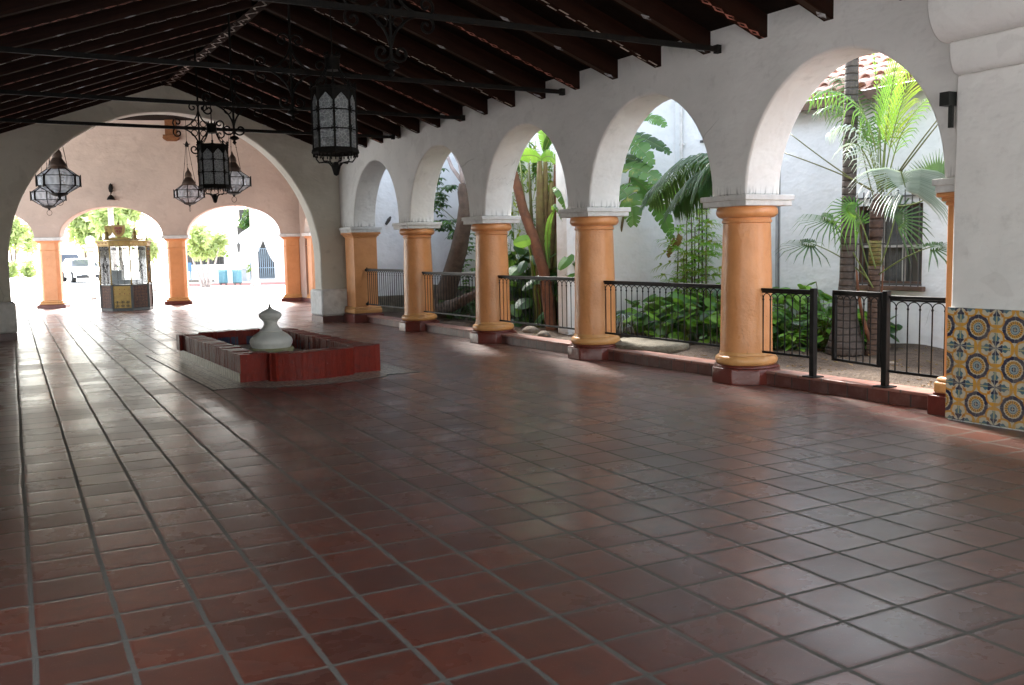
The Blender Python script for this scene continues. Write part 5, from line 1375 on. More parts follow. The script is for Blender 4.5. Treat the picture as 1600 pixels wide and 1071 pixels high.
solo('ground_cover', mb, [M['lf_bright'], M['lf_mid'], M['lf_dark']], 'dense round bright green leaves covering the soil behind the railing', 'ground cover', kind='stuff', recalc=False)
solo('ground_cover_stems', st, M['stem_olive'], 'tangled stems under the round green leaves', 'stems', kind='stuff')
mb = MB()
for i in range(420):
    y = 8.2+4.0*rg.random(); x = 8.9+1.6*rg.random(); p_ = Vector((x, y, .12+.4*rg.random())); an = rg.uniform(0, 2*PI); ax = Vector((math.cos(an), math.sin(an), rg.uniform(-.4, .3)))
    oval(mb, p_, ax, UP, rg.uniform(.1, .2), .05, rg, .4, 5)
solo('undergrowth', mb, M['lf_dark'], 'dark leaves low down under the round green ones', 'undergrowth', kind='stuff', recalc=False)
sc = atZ(957, 522, .15)
mb = MB()
for i in range(90):
    an = rg.uniform(0, 2*PI); d = Vector((math.cos(an), math.sin(an), 0)); L = rg.uniform(.22, .42); c_ = Vector((sc.x+.2, sc.y, .13))
    strip(mb, [c_, c_+d*L*.35+UP*L*.8, c_+d*L*.8+UP*L*.75, c_+d*L*1.15+UP*L*.2], [.006, .010, .008, .001], d.cross(UP), .2)
solo('spider_plant', mb, M['lf_silver'], 'tuft of pale striped grassy leaves left of the ground cover', 'plant', loc=(sc.x+.2, sc.y, .13), recalc=False)
# low shrub in the gate bay
sh_ = atZ(1230, 548, .15)
t = thing('shrub', 'leafy green shrub behind the short railing, left of the gate', 'shrub', (9.3, sh_.y+.3, .13))
for i in range(11):
    base = Vector((9.3+rg.uniform(-.25, .5), sh_.y+.5+rg.uniform(-.7, .7), .12)); tp = base+Vector((rg.uniform(-.2, .2), rg.uniform(-.25, .25), rg.uniform(.3, .75)))
    mb = MB(); mb.tube([base, base.lerp(tp, .5)+Vector((rg.uniform(-.04, .04), 0, 0)), tp], .005, 4); so = part('stem', mb, M['stem_olive'], t, world=True)
    mb = MB()
    for k in range(16):
        p_ = base.lerp(tp, .2+.8*rg.random()); an = rg.uniform(0, 2*PI); ax = Vector((math.cos(an), math.sin(an), rg.uniform(-.3, .4))); oval(mb, p_+ax*.04, ax, UP, rg.uniform(.09, .17), .042, rg, .35, 5)
    part('leaves', mb, M['lf_bright'] if i % 3 else M['lf_mid'], so, world=True, recalc=False)
t = thing('sapling', 'thin leafy sapling standing in the gap between the gate posts', 'sapling', atZ(1290, 545, .15))
bs = atZ(1290, 545, .15)
for (px, py) in ((1275, 440), (1296, 470), (1288, 490), (1262, 465), (1301, 492)):
    tp = atX(px, py, bs.x+rg.uniform(-.1, .2)); pp = bez(bs, bs.lerp(tp, .5)+UP*.1, tp, 6)
    mb = MB(); mb.tube(pp, .005, 4); so = part('stem', mb, M['stem_olive'], t, world=True)
    mb = MB()
    for k in range(9):
        p_ = pp[rg.choice((3, 4, 5, 6))]; an = rg.uniform(0, 2*PI); ax = Vector((math.cos(an), math.sin(an), rg.uniform(-.4, .4))); oval(mb, p_, ax, UP, rg.uniform(.09, .16), .035, rg, .45, 5)
    part('leaves', mb, M['lf_mid'] if rg.random() < .5 else M['lf_bright'], so, world=True, recalc=False)

# --- clump of the third bay: stout fibrous trunks, cut brown stalk, broad top leaf
DX = 8.75
def Q3(px, py, dx=0): return atX(px, py, DX+dx)
bq = Q3(848, 430)
t = thing('bird_of_paradise', 'giant bird of paradise with stout fibrous stalks and a broad leaf folded over the top', 'plant', (DX, bq.y, .12))
for (px0, px1, py1, dx, r, mt) in ((846, 843, 250, 0, .075, 'fibre'), (856, 862, 285, .15, .07, 'fibre'), (862, 880, 262, .2, .045, 'stem_olive'), (838, 826, 250, .1, .03, 'stem_olive'), (842, 812, 250, -.1, .022, 'stem_green'), (866, 868, 255, .3, .05, 'bark_cut'), (852, 852, 240, .1, .06, 'fibre')):
    a = Q3(px0, 470, dx); a.z = .1; b_ = Q3(px1, py1, dx); pp = [a, a.lerp(b_, .3), a.lerp(b_, .6), a.lerp(b_, .85), b_]
    mb = MB(); mb.tube(pp, [r*1.5, r*1.35, r*1.1, r*.8, r*.5], 10); part('stalk', mb, M[mt], t, world=True, smooth=180)
for (a, b_, c_, W, mt, s) in (((846, 250), (835, 238), (808, 246), .16, 'lf_bright', 1), ((846, 250), (860, 236), (874, 258), .13, 'lf_bright', 1), ((852, 240), (852, 200), (840, 175), .12, 'lf_mid', 0), ((868, 300), (885, 275), (890, 330), .22, 'lf_banana', 0), ((865, 330), (880, 300), (886, 350), .16, 'lf_banana', 0), ((858, 420), (850, 350), (866, 330), .06, 'lf_mid', 0), ((850, 238), (862, 205), (872, 200), .10, 'lf_dark', 0)):
    pp = bez(Q3(*a, -.1), Q3(*b_, -.15), Q3(*c_, -.2), 20); mb = MB(); banana(mb, pp, W*.9, (UP*.7+toC*.6 if s else CR+UP*.2), rg, .3); lo = part('leaf', mb, M[mt], t, world=True, recalc=False, smooth=180)
    mb = MB(); mb.tube(pp, .007, 5); part('midrib', mb, M['stem_green'], lo, world=True)
t = thing('cut_stalk', 'thick brown fibrous stalk cut off at the top and leaning left', 'stalk', (DX-.2, Q3(855, 470).y, .12))
a = Q3(862, 478, -.2); a.z = .1; pp = [a, Q3(850, 425, -.2), Q3(833, 370, -.2), Q3(818, 330, -.2), Q3(808, 290, -.2), Q3(803, 270, -.2)]
mb = MB(); mb.tube(pp, [.10, .095, .09, .085, .08, .065], 12); part('stem', mb, M['bark_cut'], t, world=True, smooth=60)
mb = MB(); mb.tube([pp[-1]-(pp[-1]-pp[-2])*.02, pp[-1]+(pp[-1]-pp[-2]).normalized()*.03], [.05, .03], 10); part('cut_end', mb, M['bark'], t, world=True)
# dark broad-leaved plants at the foot
t = thing('broadleaf_plant', 'dark glossy broad-leaved plant filling the foot of the third bay', 'plant', (DX, Q3(830, 470).y, .12))
for i in range(110):
    px = rg.uniform(782, 896); py = rg.uniform(385, 500); dx = rg.uniform(-.25, .6); e = Q3(px, py, dx); bs_ = Vector((DX+rg.uniform(-.1, .5), e.y+rg.uniform(-.25, .25), .1))
    mb = MB(); mb.tube(bez(bs_, bs_.lerp(e, .6)+UP*.15, e, 5), .006, 4); an = rg.uniform(0, 2*PI); ax = Vector((math.cos(an)*.8, math.sin(an)*.8, rg.uniform(-.5, .0)))
    oval(mb, e, ax, UP+toC*.7, rg.uniform(.22, .42), rg.uniform(.08, .15), rg, .35, 7, True); part('leaf', mb, M['lf_dark'] if rg.random() < .75 else M['lf_mid'], t, world=True, recalc=False)
for (px, py) in ((822, 374),):
    e = Q3(px, py, -.35); mb = MB(); mb.tube([Vector((DX, e.y, .1)), e+Vector((.1, 0, -.3)), e], .007, 5); oval(mb, e+CR*.12, -CR*1-UP*.1, toC+UP*.5, .34, .12, rg, .12, 7, True); part('leaf', mb, M['lf_bright'], t, world=True, recalc=False)
t = thing('yellow_shrub', 'tall yellow-green shrub against the wall behind the bird of paradise', 'shrub', (9.1, Q3(830, 400).y+.4, .12))
for i in range(75):
    px = rg.uniform(786, 884); py = rg.uniform(205, 400); e = atX(px, py, 9.15+rg.uniform(-.15, .1)); b_ = Vector((9.1, e.y+rg.uniform(-.1, .1), max(.1, e.z-.6)))
    mb = MB(); mb.tube([b_, e], .006, 4)
    for k in range(14):
        an = rg.uniform(0, 2*PI); ax = Vector((math.cos(an), math.sin(an), rg.uniform(-.5, .5))); p_ = b_.lerp(e, .4+.6*rg.random()); oval(mb, p_, ax, UP, rg.uniform(.09, .17), .025, rg, .4, 4)
    part('branch', mb, M['lf_yellow'] if rg.random() < .45 else M['lf_mid'], t, world=True, recalc=False)

# --- leaning tree of the fourth bay
LX = 8.55
def Q4(px, py, dx=0): return atX(px, py, LX+dx)
a = Q4(692, 478); a.z = .08
t = thing('leaning_tree', 'grey tree leaning right, forked above a swollen grey trunk', 'tree', (a.x, a.y, .12))
pp = [a, Q4(697, 458), Q4(707, 425), Q4(717, 390), Q4(725, 350), Q4(727, 320), Q4(723, 300), Q4(724, 288)]
mb = MB(); mb.tube(pp, [.25, .21, .185, .17, .15, .125, .105, .085], 16); part('trunk', mb, M['bark'], t, world=True, smooth=180)
for (c_, d_) in (((706, 262), (694, 232)), ((718, 255), (700, 222))):
    q = [Q4(724, 287), Q4(*c_), Q4(*d_), Q4(d_[0]-20, d_[1]-50)]; mb = MB(); mb.tube(q, [.042, .036, .033, .026], 8); part('branch', mb, M['birch'], t, world=True, smooth=180)
mb = MB(); q = [Q4(690, 480, -.1), Q4(706, 478, -.3), Q4(724, 470, -.35), Q4(752, 455, -.3)]; mb.tube(q, [.13, .12, .10, .06], 10); part('root', mb, M['bark'], t, world=True, smooth=180)
t = thing('umbrella_shrub', 'climbing shrub with whorls of dark drooping leaves on the wall left of the leaning tree', 'shrub', (8.9, Q4(690, 430, .3).y, .12))
for (p0, p1) in (((712, 345), (690, 325)), ((704, 360), (682, 345)), ((690, 325), (683, 295)), ((683, 295), (688, 270)), ((712, 345), (697, 357)), ((716, 400), (705, 352))):
    mb = MB(); mb.tube([Q4(*p0, .1), Q4(*p1, .15)], .008, 5); part('branch', mb, M['stem_olive'], t, world=True)
for i in range(64):
    px, py = rg.choice(((685, 300), (690, 312), (695, 350), (702, 356), (690, 345), (681, 320), (686, 275), (712, 350), (700, 300)))
    e = Q4(px+rg.uniform(-11, 11), py+rg.uniform(-13, 13), rg.uniform(0, .3)); mb = MB(); whorl(mb, e, rg.uniform(.12, .19), 7, rg, .75, .014); part('leaf_whorl', mb, M['lf_dark'] if rg.random() < .8 else M['lf_mid'], t, world=True, recalc=False)
t = thing('wall_shrub', 'small leafy shrub on the wall between the leaning tree and the round column', 'shrub', (9.0, Q4(732, 400, .4).y, .12))
for i in range(34):
    e = Q4(rg.uniform(718, 742), rg.uniform(355, 470), .5+rg.uniform(-.1, .2)); mb = MB(); whorl(mb, e, rg.uniform(.10, .18), 7, rg, .6, .014); part('leaf_whorl', mb, M['lf_mid'] if rg.random() < .6 else M['lf_dark'], t, world=True, recalc=False)
t = thing('fern', 'dark ferny plant low behind the railing at the leaning tree', 'plant', (8.6, Q4(745, 490).y, .12))
for i in range(26):
    c_ = Vector((8.4+rg.uniform(0, .7), Q4(rg.uniform(700, 765), 470).y+.3, .12)); an = rg.uniform(0, 2*PI); d = Vector((math.cos(an), math.sin(an), 0)); pp = bez(c_, c_+d*.25+UP*.5, c_+d*.6+UP*.35, 8)
    mb = MB(); feather(mb, pp, .13, .012, .5, rg, .03); mb.tube(pp, .004, 4); part('frond', mb, M['lf_dark'], t, world=True, recalc=False)
# ------------------------------------------------------------------ outside, beyond the far loggia
def crown_leaves(mb, c_, rx, ry, rz, n, s, rng, clumps=14):
    cl = []
    for _ in range(clumps):
        a = rng.uniform(0, 2*PI); u = rng.uniform(-1, 1); q = rng.uniform(.35, .95); h = math.sqrt(1-u*u)
        cl.append((Vector((rx*q*h*math.cos(a), ry*q*h*math.sin(a), rz*q*u)), rng.uniform(.25, .5)))
    for _ in range(n):
        o_, sz = rng.choice(cl); d = Vector((rng.gauss(0, 1), rng.gauss(0, 1), rng.gauss(0, 1))).normalized()*(rng.random()**.4)
        p_ = c_+o_+Vector((d.x*rx*sz, d.y*ry*sz, d.z*rz*sz))
        a = Vector((rng.uniform(-1, 1), rng.uniform(-1, 1), rng.uniform(-1, .4))).normalized()
        l = s*rng.uniform(.6, 1.3); sd = a.orthogonal().normalized()
        mb.add([p_-sd*l*.3, p_+a*l*.5-sd*l*.1, p_+a*l, p_+a*l*.5+sd*l*.35], [(0, 1, 2, 3)])
rt = random.Random(9)
def tree(name, lab, px, py_base, py_top, D, wpx, mat, bark='bark', trunks=1, group='trees outside the hall', tf=.45, n=1500, s=.28):
    b0 = atD(px, py_base, D); b0.z = 0; tp = atD(px, py_top, D); h = tp.z; W = wpx*D/F/2
    t = thing(name, lab, 'tree', b0, group=group)
    for k in range(trunks):
        dx = (k-(trunks-1)/2)*W*.28; mb = MB(); e = b0+CR*dx*1.8+UP*h*(tf+.15); st_ = b0+CR*dx*.35
        mb.tube(bez(st_, st_.lerp(e, .5)+CR*dx*.1, e, 6), [.10*h/4*(1-.1*i) for i in range(7)], 8); part('trunk', mb, M[bark], t, world=True, smooth=180)
    mb = MB(); crown_leaves(mb, b0+UP*h*(.5+tf/2), W, W, h*(1-tf)/2, n, s, rt); part('crown', mb, M[mat], t, world=True, recalc=False)
    return t
tree('tree', 'round light green tree with pale forked trunks, seen through the right low arch', 321, 434, 342, 44, 60, 'lf_pale', 'birch', 4, tf=.42, n=2600, s=.30)
tree('tree', 'slender young tree with a small light crown right of the kiosk', 241, 440, 368, 40, 20, 'lf_pale', 'birch', 1, tf=.42, n=500, s=.22)
tree('tree', 'broad pale green tree beyond the street, straight above the kiosk', 190, 425, 270, 70, 80, 'lf_pale', 'bark', 1, tf=.30, n=2400, s=.7)
tree('tree', 'yellow-green tree behind the white parked car', 135, 420, 300, 82, 60, 'lf_pale', 'bark', 1, tf=.36, n=1800, s=.7)
tree('tree', 'pale tree at the far left edge of the far arches', 22, 412, 335, 80, 40, 'lf_pale', 'bark', 2, tf=.4, n=900, s=.6)
tree('tree', 'small grey-green tree left of the first orange pillar', 44, 408, 350, 90, 30, 'lf_pale', 'bark', 1, tf=.35, n=700, s=.6)
for i, (px, py, w) in enumerate(((17, 402, 20), (46, 405, 18), (145, 412, 26), (168, 408, 20))):
    p_ = atD(px, py, 75); p_.z = 0; mb = MB(); crown_leaves(mb, p_+UP*.7, w*75/F/2, .8, .7, 420, .4, rt)
    solo('bush', mb, M['lf_pale'], ['low green bush at the far left of the street', 'low bush on the street left of the first orange pillar', 'low bush behind the white parked car', 'low bush behind the kiosk glass'][i], 'bush', 'street bushes', loc=p_, recalc=False)
# tall feathery palm above the kiosk
p_ = atD(178, 420, 60); p_.z = 0; t = thing('palm', 'pale street palm rising behind the kiosk', 'palm', p_)
mb = MB(); mb.tube([p_, p_+UP*3, p_+UP*5.2], [.22, .18, .16], 10); part('trunk', mb, M['birch'], t, world=True, smooth=180)
for i in range(12):
    a = 2*PI*i/12; c_ = p_+UP*5.1; pp = bez(c_, c_+Vector((math.cos(a)*.9, math.sin(a)*.9, 1.3)), c_+Vector((math.cos(a)*2.1, math.sin(a)*2.1, -.4)), 10); mb = MB(); feather(mb, pp, .7, .035, .9, rt, .12); mb.tube(pp, .03, 4); part('frond', mb, M['lf_pale'], t, world=True, recalc=False)
# pavement across the street with a red kerb
k0, k1 = atZ(300, 447, 0), atZ(436, 444.5, 0); dv = (k1-k0).normalized(); nv = Vector((-dv.y, dv.x, 0))
if nv.dot(CF) < 0: nv = -nv
a, b_ = k0-dv*1.0, k1+dv*30; 
mb = MB(); mb.add([a+nv*.16-UP*.03, b_+nv*.16-UP*.03, b_+nv*26-UP*.03, a+nv*26-UP*.03] + [v+UP*.14 for v in (a+nv*.16-UP*.03, b_+nv*.16-UP*.03, b_+nv*26-UP*.03, a+nv*26-UP*.03)], [(3,2,1,0),(4,5,6,7),(0,1,5,4),(1,2,6,5),(2,3,7,6),(3,0,4,7)]); solo('sidewalk', mb, M['walk'], kind='structure')
mb = MB(); mb.beam(a+nv*.08+UP*.03, b_+nv*.08+UP*.03, .155, .17); solo('red_kerb', mb, M['red_kerb'], 'red painted kerb along the pavement across the street', 'kerb', bevel=.02)
# litter bins
def bin_(px, lab):
    p_ = atD(px, 442, 43); p_.z = .11; t = thing('litter_bin', lab, 'litter bin', p_, group='pale blue litter bins'); t.scale = (.56, .56, .82)
    mb = MB(); mb.lathe([(.30, .10), (.325, .14), (.325, .72), (.29, .74)], 20); part('liner', mb, M['bin_blue'], t, smooth=40)
    mb = MB()
    for j in range(18): a = 2*PI*j/18; mb.box((.34*math.cos(a), .34*math.sin(a), .44), (.03, .07, .62), a)
    part('slats', mb, M['bin_blue'], t)
    mb = MB(); mb.lathe([(.36, .74), (.375, .78), (.36, .84), (.25, .86), (.18, .80)], 20); part('rim', mb, M['bin_blue'], t, smooth=40)
    mb = MB(); mb.lathe([(.36, .14), (.37, .11), (.34, .08)], 20)
    for s in (-1, 1): mb.box((s*.22, 0, .045), (.06, .5, .09))
    part('foot', mb, M['car_black'], t)
bin_(349, 'pale blue slatted litter bin nearer the forked tree'); bin_(371, 'pale blue slatted litter bin nearer the palm trunk')
# smooth pale trunk in front of the gate
p_ = atD(399.5, 441.5, 41); p_.z = .1; t = thing('palm', 'tall pale palm trunk standing in front of the barred gate', 'palm', p_)
mb = MB(); mb.tube([p_, p_+UP*.15, p_+UP*.4, p_+UP*3, p_+UP*7.5], [.26, .19, .155, .14, .13], 14); part('trunk', mb, M['birch'], t, world=True, smooth=180)
for i in range(9):
    a = 2*PI*i/9; c_ = p_+UP*7.4; pp = bez(c_, c_+Vector((math.cos(a)*.8, math.sin(a)*.8, 1.)), c_+Vector((math.cos(a)*1.8, math.sin(a)*1.8, -.5)), 8); mb = MB(); feather(mb, pp, .5, .03, .9, rt, .12); part('frond', mb, M['lf_mid'], t, world=True, recalc=False)
# white building with the barred arch: facade square to the view
BD = 50.0
bu = Vector((CR.x, CR.y, 0)).normalized(); bn = Vector((CF.x, CF.y, 0)).normalized()
B0 = atD(405, 430, BD); B0.z = 0
def bf(u, v, w=0.): return B0+bu*u+bn*w+UP*v
def bpx(px, py):
    d = ray(px, py); tt = (B0-CAM).dot(bn)/d.dot(bn); q = CAM+d*tt; return ((q-B0).dot(bu), q.z)
bl = thing('building', 'white courtyard building across the street with a tent-shaped barred arch', 'building', B0)
(g0, zb), (g1, _), (gm, zt) = bpx(389, 437), bpx(430, 437), bpx(409, 369)
zb = .12
x_l = bpx(366, 400)[0]; x_r = bpx(520, 400)[0]
def tent(n=14):
    pts = []
    for i in range(n+1):
        f = i/n; u = g0+(gm-g0)*f; z = zb+.9+(zt-zb-.9)*(f**1.7*.75+f*.25); pts.append((u, z))
    for i in range(1, n+1):
        f = 1-i/n; u = g1+(gm-g1)*f; z = zb+.9+(zt-zb-.9)*(f**1.7*.75+f*.25); pts.append((u, z))
    return pts
# sweeping parapet on the left
sw = []
q0 = bpx(367, 374); q1 = bpx(397, 351)
for i in range(9): f = i/8; sw.append((q0[0]+(q1[0]-q0[0])*f, q0[1]+(q1[1]-q0[1])*(f**.75)))
poly = [(x_l, -.02), (x_l, q0[1]-.05)] + sw + [(q1[0]+.05, 5.2), (x_r, 5.2), (x_r, -.02), (g1, -.02)] + [(g1, zb+.9)] + tent()[::-1][1:-1] + [(g0, zb+.9), (g0, -.02)]
mb = MB(); mb.prism(poly, lambda u, v, w: bf(u, v, w), .5); part('facade', mb, M['white_paint'], bl, world=True)
mb = MB(); mb.quad(bf(g0-1.5, 0, 4), bf(g1+1.5, 0, 4), bf(g1+1.5, 4, 4), bf(g0-1.5, 4, 4)); part('courtyard_shade', mb, M['dim'], bl, world=True)  # dark sheet behind the gate, courtyard shade painted as colour
mb = MB()
for i in range(13):
    u = g0+(g1-g0)*(i+.5)/13; f = max(0, 1-abs(u-gm)/((g1-g0)/2)); zz = zb+.9+(zt-zb-.9)*(f**1.7*.75+f*.25); mb.tube([bf(u, zb, .2), bf(u, min(zz-.03, 1.75), .2)], .022, 5)
for i in range(11):
    a = PI*(i+.5)/11; c_ = (gm, 1.75); L = .9 if abs(math.cos(a)) > .5 else 1.1
    e = (c_[0]+L*math.cos(a)*.75, c_[1]+L*math.sin(a)*.95)
    f = max(0, 1-abs(e[0]-gm)/((g1-g0)/2)); zz = zb+.9+(zt-zb-.9)*(f**1.7*.75+f*.25)
    if e[1] < zz+.2: mb.tube([bf(*c_, .2), bf(e[0], min(e[1], zz), .2)], .018, 5)
for z in (.75, 1.75): mb.tube([bf(g0, z, .2), bf(g1, z, .2)], .022, 5)
part('barred_gate', mb, M['bar_blue'], bl, world=True)
# shed roof and planting behind the sweep, low white wall on the left with a dark opening
mb = MB(); q2 = bpx(360, 353)[0]; mb.add([bf(q2, 4.9, 1.0), bf(q1[0]+.3, 5.1, 1.0), bf(q1[0]+.3, 5.35, 3.5), bf(q2, 5.2, 3.5), bf(q2, 5.05, 1.0), bf(q1[0]+.3, 5.3, 1.0), bf(q1[0]+.3, 5.55, 3.5), bf(q2, 5.4, 3.5)], [(3,2,1,0),(4,5,6,7),(0,1,5,4),(1,2,6,5),(2,3,7,6),(3,0,4,7)]); part('shed_roof', mb, M['concrete_disc'], bl, world=True)
mb = MB(); crown_leaves(mb, bf(bpx(374, 368)[0], 3.2, 2.2), .7, .6, 1.1, 700, .25, rt); solo('bush', mb, M['lf_dark'], 'dark bush in the shade behind the sweeping white parapet', 'bush', recalc=False)
mb = MB(); lx0, lx1 = bpx(284, 400)[0], bpx(347, 400)[0]; z_a, z_b = bpx(320, 414)[1], bpx(320, 388)[1]
for (u0, u1, z0, z1) in ((lx0-.3, lx1+.1, -.02, z_a), (lx0-.3, lx1+.1, z_b, 4.6), (lx1, x_l+.02, -.02, 5.0)):
    mb.add([bf(u, z, w) for z in (z0, z1) for u, w in ((u0, .3), (u1, .3), (u1, .7), (u0, .7))], [(3,2,1,0),(4,5,6,7),(0,1,5,4),(1,2,6,5),(2,3,7,6),(3,0,4,7)])
part('garden_wall', mb, M['white_paint'], bl, world=True)
mb = MB(); mb.quad(bf(lx0-.3, 0, 1.8), bf(lx1+1, 0, 1.8), bf(lx1+1, 3, 1.8), bf(lx0-.3, 3, 1.8)); part('veranda_shade', mb, M['dim'], bl, world=True)  # dark sheet added for the shade in the veranda opening
mb = MB(); zr_ = bpx(320, 402)[1]
for i in range(16): u = lx0+(lx1-lx0)*i/15; mb.tube([bf(u, z_a, .45), bf(u, z_b, .45)], .015 if i % 5 else .06, 5)
mb.tube([bf(lx0, zr_, .45), bf(lx1, zr_, .45)], .02, 5); part('veranda_bars', mb, M['lead'], bl, world=True)
s0, s1 = bpx(290, 424.5), bpx(304, 410.5); mb = MB(); mb.add([bf(u, z, w) for z in (s0[1], s1[1]) for u, w in ((s0[0], -.6), (s1[0], -.6), (s1[0], -.5), (s0[0], -.5))], [(3,2,1,0),(4,5,6,7),(0,1,5,4),(1,2,6,5),(2,3,7,6),(3,0,4,7)])
for u in (s0[0]+.05, s1[0]-.05): mb.tube([bf(u, 0, -.55), bf(u, s0[1], -.55)], .03, 6)
solo('sign_board', mb, M['sign_blue'], 'plain blue board in front of the low white wall', 'sign')
p_ = bf(bpx(382, 436)[0], .1, -.5); mb = MB(); mb.box(p_+UP*.3, (.36, .36, .6), .4); mb.box(p_+UP*.62, (.42, .42, .06), .4); solo('planter_box', mb, M['grey_pipe'], 'grey planter box beside the right litter bin', 'planter', loc=p_, bevel=.02)
for (px, py, lb) in ((352, 396, 'tuft of leaves on the white corner of the building'), (390, 420, 'small yellow flowering plant beside the barred gate')):
    q = bpx(px, py); mb = MB(); crown_leaves(mb, bf(q[0], q[1], -.25), .30, .2, .22, 60, .16, rt, 5); solo('creeper', mb, M['lf_yellow'], lb, 'plant', loc=bf(q[0], q[1], -.25), recalc=False)
q = bpx(374, 384); t = thing('wall_lantern', 'small dark lantern on the white wall under the sweeping parapet', 'lantern', bf(q[0], q[1], -.15))
mb = MB(); mb.lathe([(.02, -.35), (.05, -.33), (.09, .05), (.02, .16)], 6); part('body', mb, M['lead'], t); mb = MB(); mb.tube([(0, 0, .15), bf(q[0], q[1]+.2, 0)-bf(q[0], q[1], -.15)], .015, 5); part('arm', mb, M['lead'], t)
mb = MB(); 
for i in range(11):
    q = bpx(304+3.6*i, 436+rt.uniform(-.6, .6)); c_ = bf(q[0], .12, -1.2); mb2 = MB(); mb2.sphere((0, 0, 0), rt.uniform(.13, .2), 6, sz=.7)
    solo('border_stone', mb2, M['rock'], 'pale stone in the row edging the bed of the forked tree', 'stone', 'stones edging the tree bed', loc=c_, smooth=180, world=False)
# street lamp and gate post
def lamp(px, pyb, pyt, D, lab, ball=True):
    p_ = atD(px, pyb, D); p_.z = 0; h = atD(px, pyt, D).z; t = thing('street_lamp', lab, 'street lamp', p_)
    mb = MB(); mb.lathe([(.26, 0), (.26, .12), (.20, .18), (.18, .5), (.20, .55), (.11, .62), (.085, .8), (.07, h*.62), (.11, h*.64), (.11, h*.67), (.06, h*.7), (.055, h-.42), (.12, h-.40), (.10, h-.34)], 14); part('post', mb, M['grey_pipe'] if ball else M['trim_white'], t, smooth=40)
    mb = MB(); mb.sphere((0, 0, h-.17), .18, 10); part('globe', mb, M['glass_milk'], t, smooth=180)
lamp(253, 443.5, 352, 40, 'pale street lamp post between the kiosk and the orange pillar')
p_ = atD(144.5, 437, 34); p_.z = 0; t = thing('gate_pier', 'carved stone post with a pale ball on top, just left of the kiosk', 'post', p_)
h = atD(144.5, 374, 34).z
mb = MB(); mb.bb(-.10, .10, -.10, .10, 0, h-.42); part('shaft', mb, M['stone'], t, bevel=.03)
mb = MB(); mb.bb(-.17, .17, -.17, .17, h-.42, h-.30); mb.bb(-.22, .22, -.22, .22, h-.301, h-.2); part('capital', mb, M['stone'], t, bevel=.02)
mb = MB(); mb.sphere((0, 0, h-.06), .17, 10); part('ball', mb, M['trim_white'], t, smooth=180)
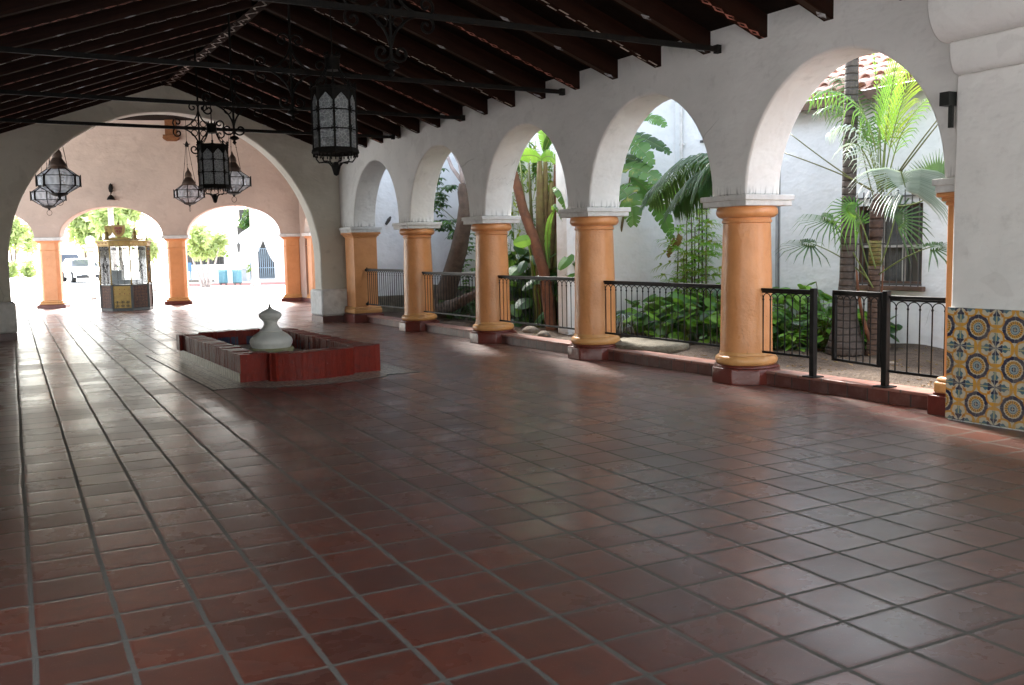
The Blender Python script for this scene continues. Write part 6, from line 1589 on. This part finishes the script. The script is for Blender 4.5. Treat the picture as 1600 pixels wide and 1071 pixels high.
# parked cars, facing the hall
def car(name, lab, px, pyb, D, head, W, L, Hh, paint, suv):
    p_ = atD(px, pyb, D); p_.z = 0; t = thing(name, lab, 'car', p_, head, 'parked cars')
    hb = .62 if not suv else .78           # bonnet and waist heights, x forward = -y local
    wl = .92 if not suv else 1.08
    side = [(-L/2, .30), (-L/2, hb-.12), (-L/2+.12, hb), (-L*.24, wl-.04), (-L*.24+.02, wl), (L*.44, wl+.02), (L/2-.05, wl-.06), (L/2, .55), (L/2-.05, .28)]
    def fr(u, v, w): s = 1-.06*max(0, (abs(u)-L*.3)/(L*.2)); return Vector(((w-W/2)*s, u, v))
    mb = MB(); mb.prism(side, fr, W); part('body', mb, M[paint], t, bevel=.07)
    cab = [(-L*.23, wl-.02), (-L*.07, Hh-.06), (-L*.03, Hh), (L*.28 if not suv else L*.38, Hh-.02), (L*.43, wl-.01)]
    def frc(u, v, w): k = (v-wl)/(Hh-wl); s = 1-.20*max(0, k); return Vector(((w-.5)*W*.96*s, u, v))
    mb = MB(); mb.prism(cab, frc, 1.0); part('cabin', mb, M[paint], t, bevel=.05)
    mb = MB(); a, b_ = cab[0], cab[1]
    def ws(f, x, off): u = a[0]+(b_[0]-a[0])*f; v = a[1]+(b_[1]-a[1])*f; q = frc(u, v, .5+x); return q+Vector((0, -off, off*.6))
    mb.add([ws(.12, -.44, .02), ws(.12, .44, .02), ws(.95, .43, .02), ws(.95, -.43, .02), ws(.12, -.44, -.03), ws(.12, .44, -.03), ws(.95, .43, -.03), ws(.95, -.43, -.03)], [(0,1,2,3),(7,6,5,4),(0,4,5,1),(1,5,6,2),(2,6,7,3),(3,7,4,0)]); part('windscreen', mb, M['car_glass'], t)
    for s in (-1, 1):
        mb = MB(); zz0, zz1 = wl+.05, Hh-.10; q = [frc(-L*.17, zz0, .5), frc(L*.36, zz0, .5), frc(L*.27, zz1, .5), frc(-L*.06, zz1, .5)]
        def sidex(v): k = (v-wl)/(Hh-wl); return s*(.5*W*.96*(1-.20*k)+.006)
        mb.add([Vector((sidex(v.z), v.y, v.z)) for v in q] + [Vector((sidex(v.z)-s*.03, v.y, v.z)) for v in q], [(0,1,2,3),(7,6,5,4),(0,4,5,1),(1,5,6,2),(2,6,7,3),(3,7,4,0)]); part('side_window', mb, M['car_glass'], t)
        mb = MB(); mb.box((s*(W/2-.26), -L/2+.03, hb-.14), (.40, .12, .13)); part('headlight', mb, M['headlamp'], t, bevel=.02)
        mb = MB(); mb.box((s*(W/2+.08), -L*.17, wl+.06), (.16, .1, .12)); part('wing_mirror', mb, M[paint], t, bevel=.03)
        for y in (-L*.31, L*.30):
            mb = MB(); mb.tube([(s*(W/2-.22), y, .33), (s*(W/2+.005), y, .33)], .33, 20); wo_ = part('wheel', mb, M['rubber'], t)
            mb = MB(); mb.tube([(s*(W/2-.02), y, .33), (s*(W/2+.015), y, .33)], .21, 14); part('rim', mb, M['grey_pipe'], wo_)
    mb = MB(); mb.box((0, -L/2-.005, hb-.17 if suv else hb-.22), (W*.52, .06, .20 if suv else .10)); part('grille', mb, M['car_black'], t)
    mb = MB(); mb.box((0, -L/2-.012, .33), (W*.86, .08, .16)); part('lower_intake', mb, M['car_black'], t, bevel=.02)
    mb = MB(); mb.box((0, -L/2-.05, .46), (.34, .02, .13)); part('number_plate', mb, M['frame_white'], t)
    if suv:
        mb = MB()
        for s in (-1, 1): mb.tube([(s*W*.36, -L*.02, Hh+.05), (s*W*.36, L*.34, Hh+.05)], .02, 6)
        part('roof_rack', mb, M['car_black'], t)
car('parked_car', 'white parked saloon car facing the hall, beside the kiosk', 129, 437, 58, .10, 1.78, 4.4, 1.42, 'car_white', False)
car('parked_car', 'silver parked off-road car with a roof rack, behind the orange pillar', 107, 425.5, 74, .06, 1.9, 4.7, 1.80, 'car_silver', True)

# ------------------------------------------------------------------ light
world = bpy.data.worlds.new('World'); bpy.context.scene.world = world; world.use_nodes = True
nt = world.node_tree; bg = nt.nodes['Background']; sky = nt.nodes.new('ShaderNodeTexSky'); sky.sky_type = 'NISHITA'; sky.sun_disc = False
EL, AZ = R(42), R(14)       # azimuth measured from +Y towards +X
sky.sun_elevation = EL; sky.sun_rotation = AZ; sky.air_density = 1.2; sky.dust_density = 1.5; sky.ozone_density = 1.0
hs = nt.nodes.new('ShaderNodeHueSaturation'); hs.inputs['Saturation'].default_value = .55
nt.links.new(sky.outputs[0], hs.inputs['Color']); nt.links.new(hs.outputs[0], bg.inputs[0]); bg.inputs[1].default_value = .15
sl = bpy.data.lights.new('sun', 'SUN'); so = bpy.data.objects.new('sun', sl); C.objects.link(so)
sl.energy = 4.5; sl.angle = R(20); sl.color = (1., .95, .88)
dsun = Vector((math.sin(AZ)*math.cos(EL), math.cos(AZ)*math.cos(EL), math.sin(EL)))
so.rotation_euler = dsun.to_track_quat('Z', 'Y').to_euler()
sc_ = bpy.context.scene
sc_.view_settings.view_transform = 'Standard'; sc_.view_settings.look = 'None'; sc_.view_settings.gamma = 1; sc_.view_settings.exposure = 2.72
sc_.render.engine = 'CYCLES'
cy = sc_.cycles
cy.max_bounces = 10; cy.diffuse_bounces = 6; cy.glossy_bounces = 4; cy.transmission_bounces = 6; cy.transparent_max_bounces = 12
cy.use_denoising = True; cy.sample_clamp_indirect = 8
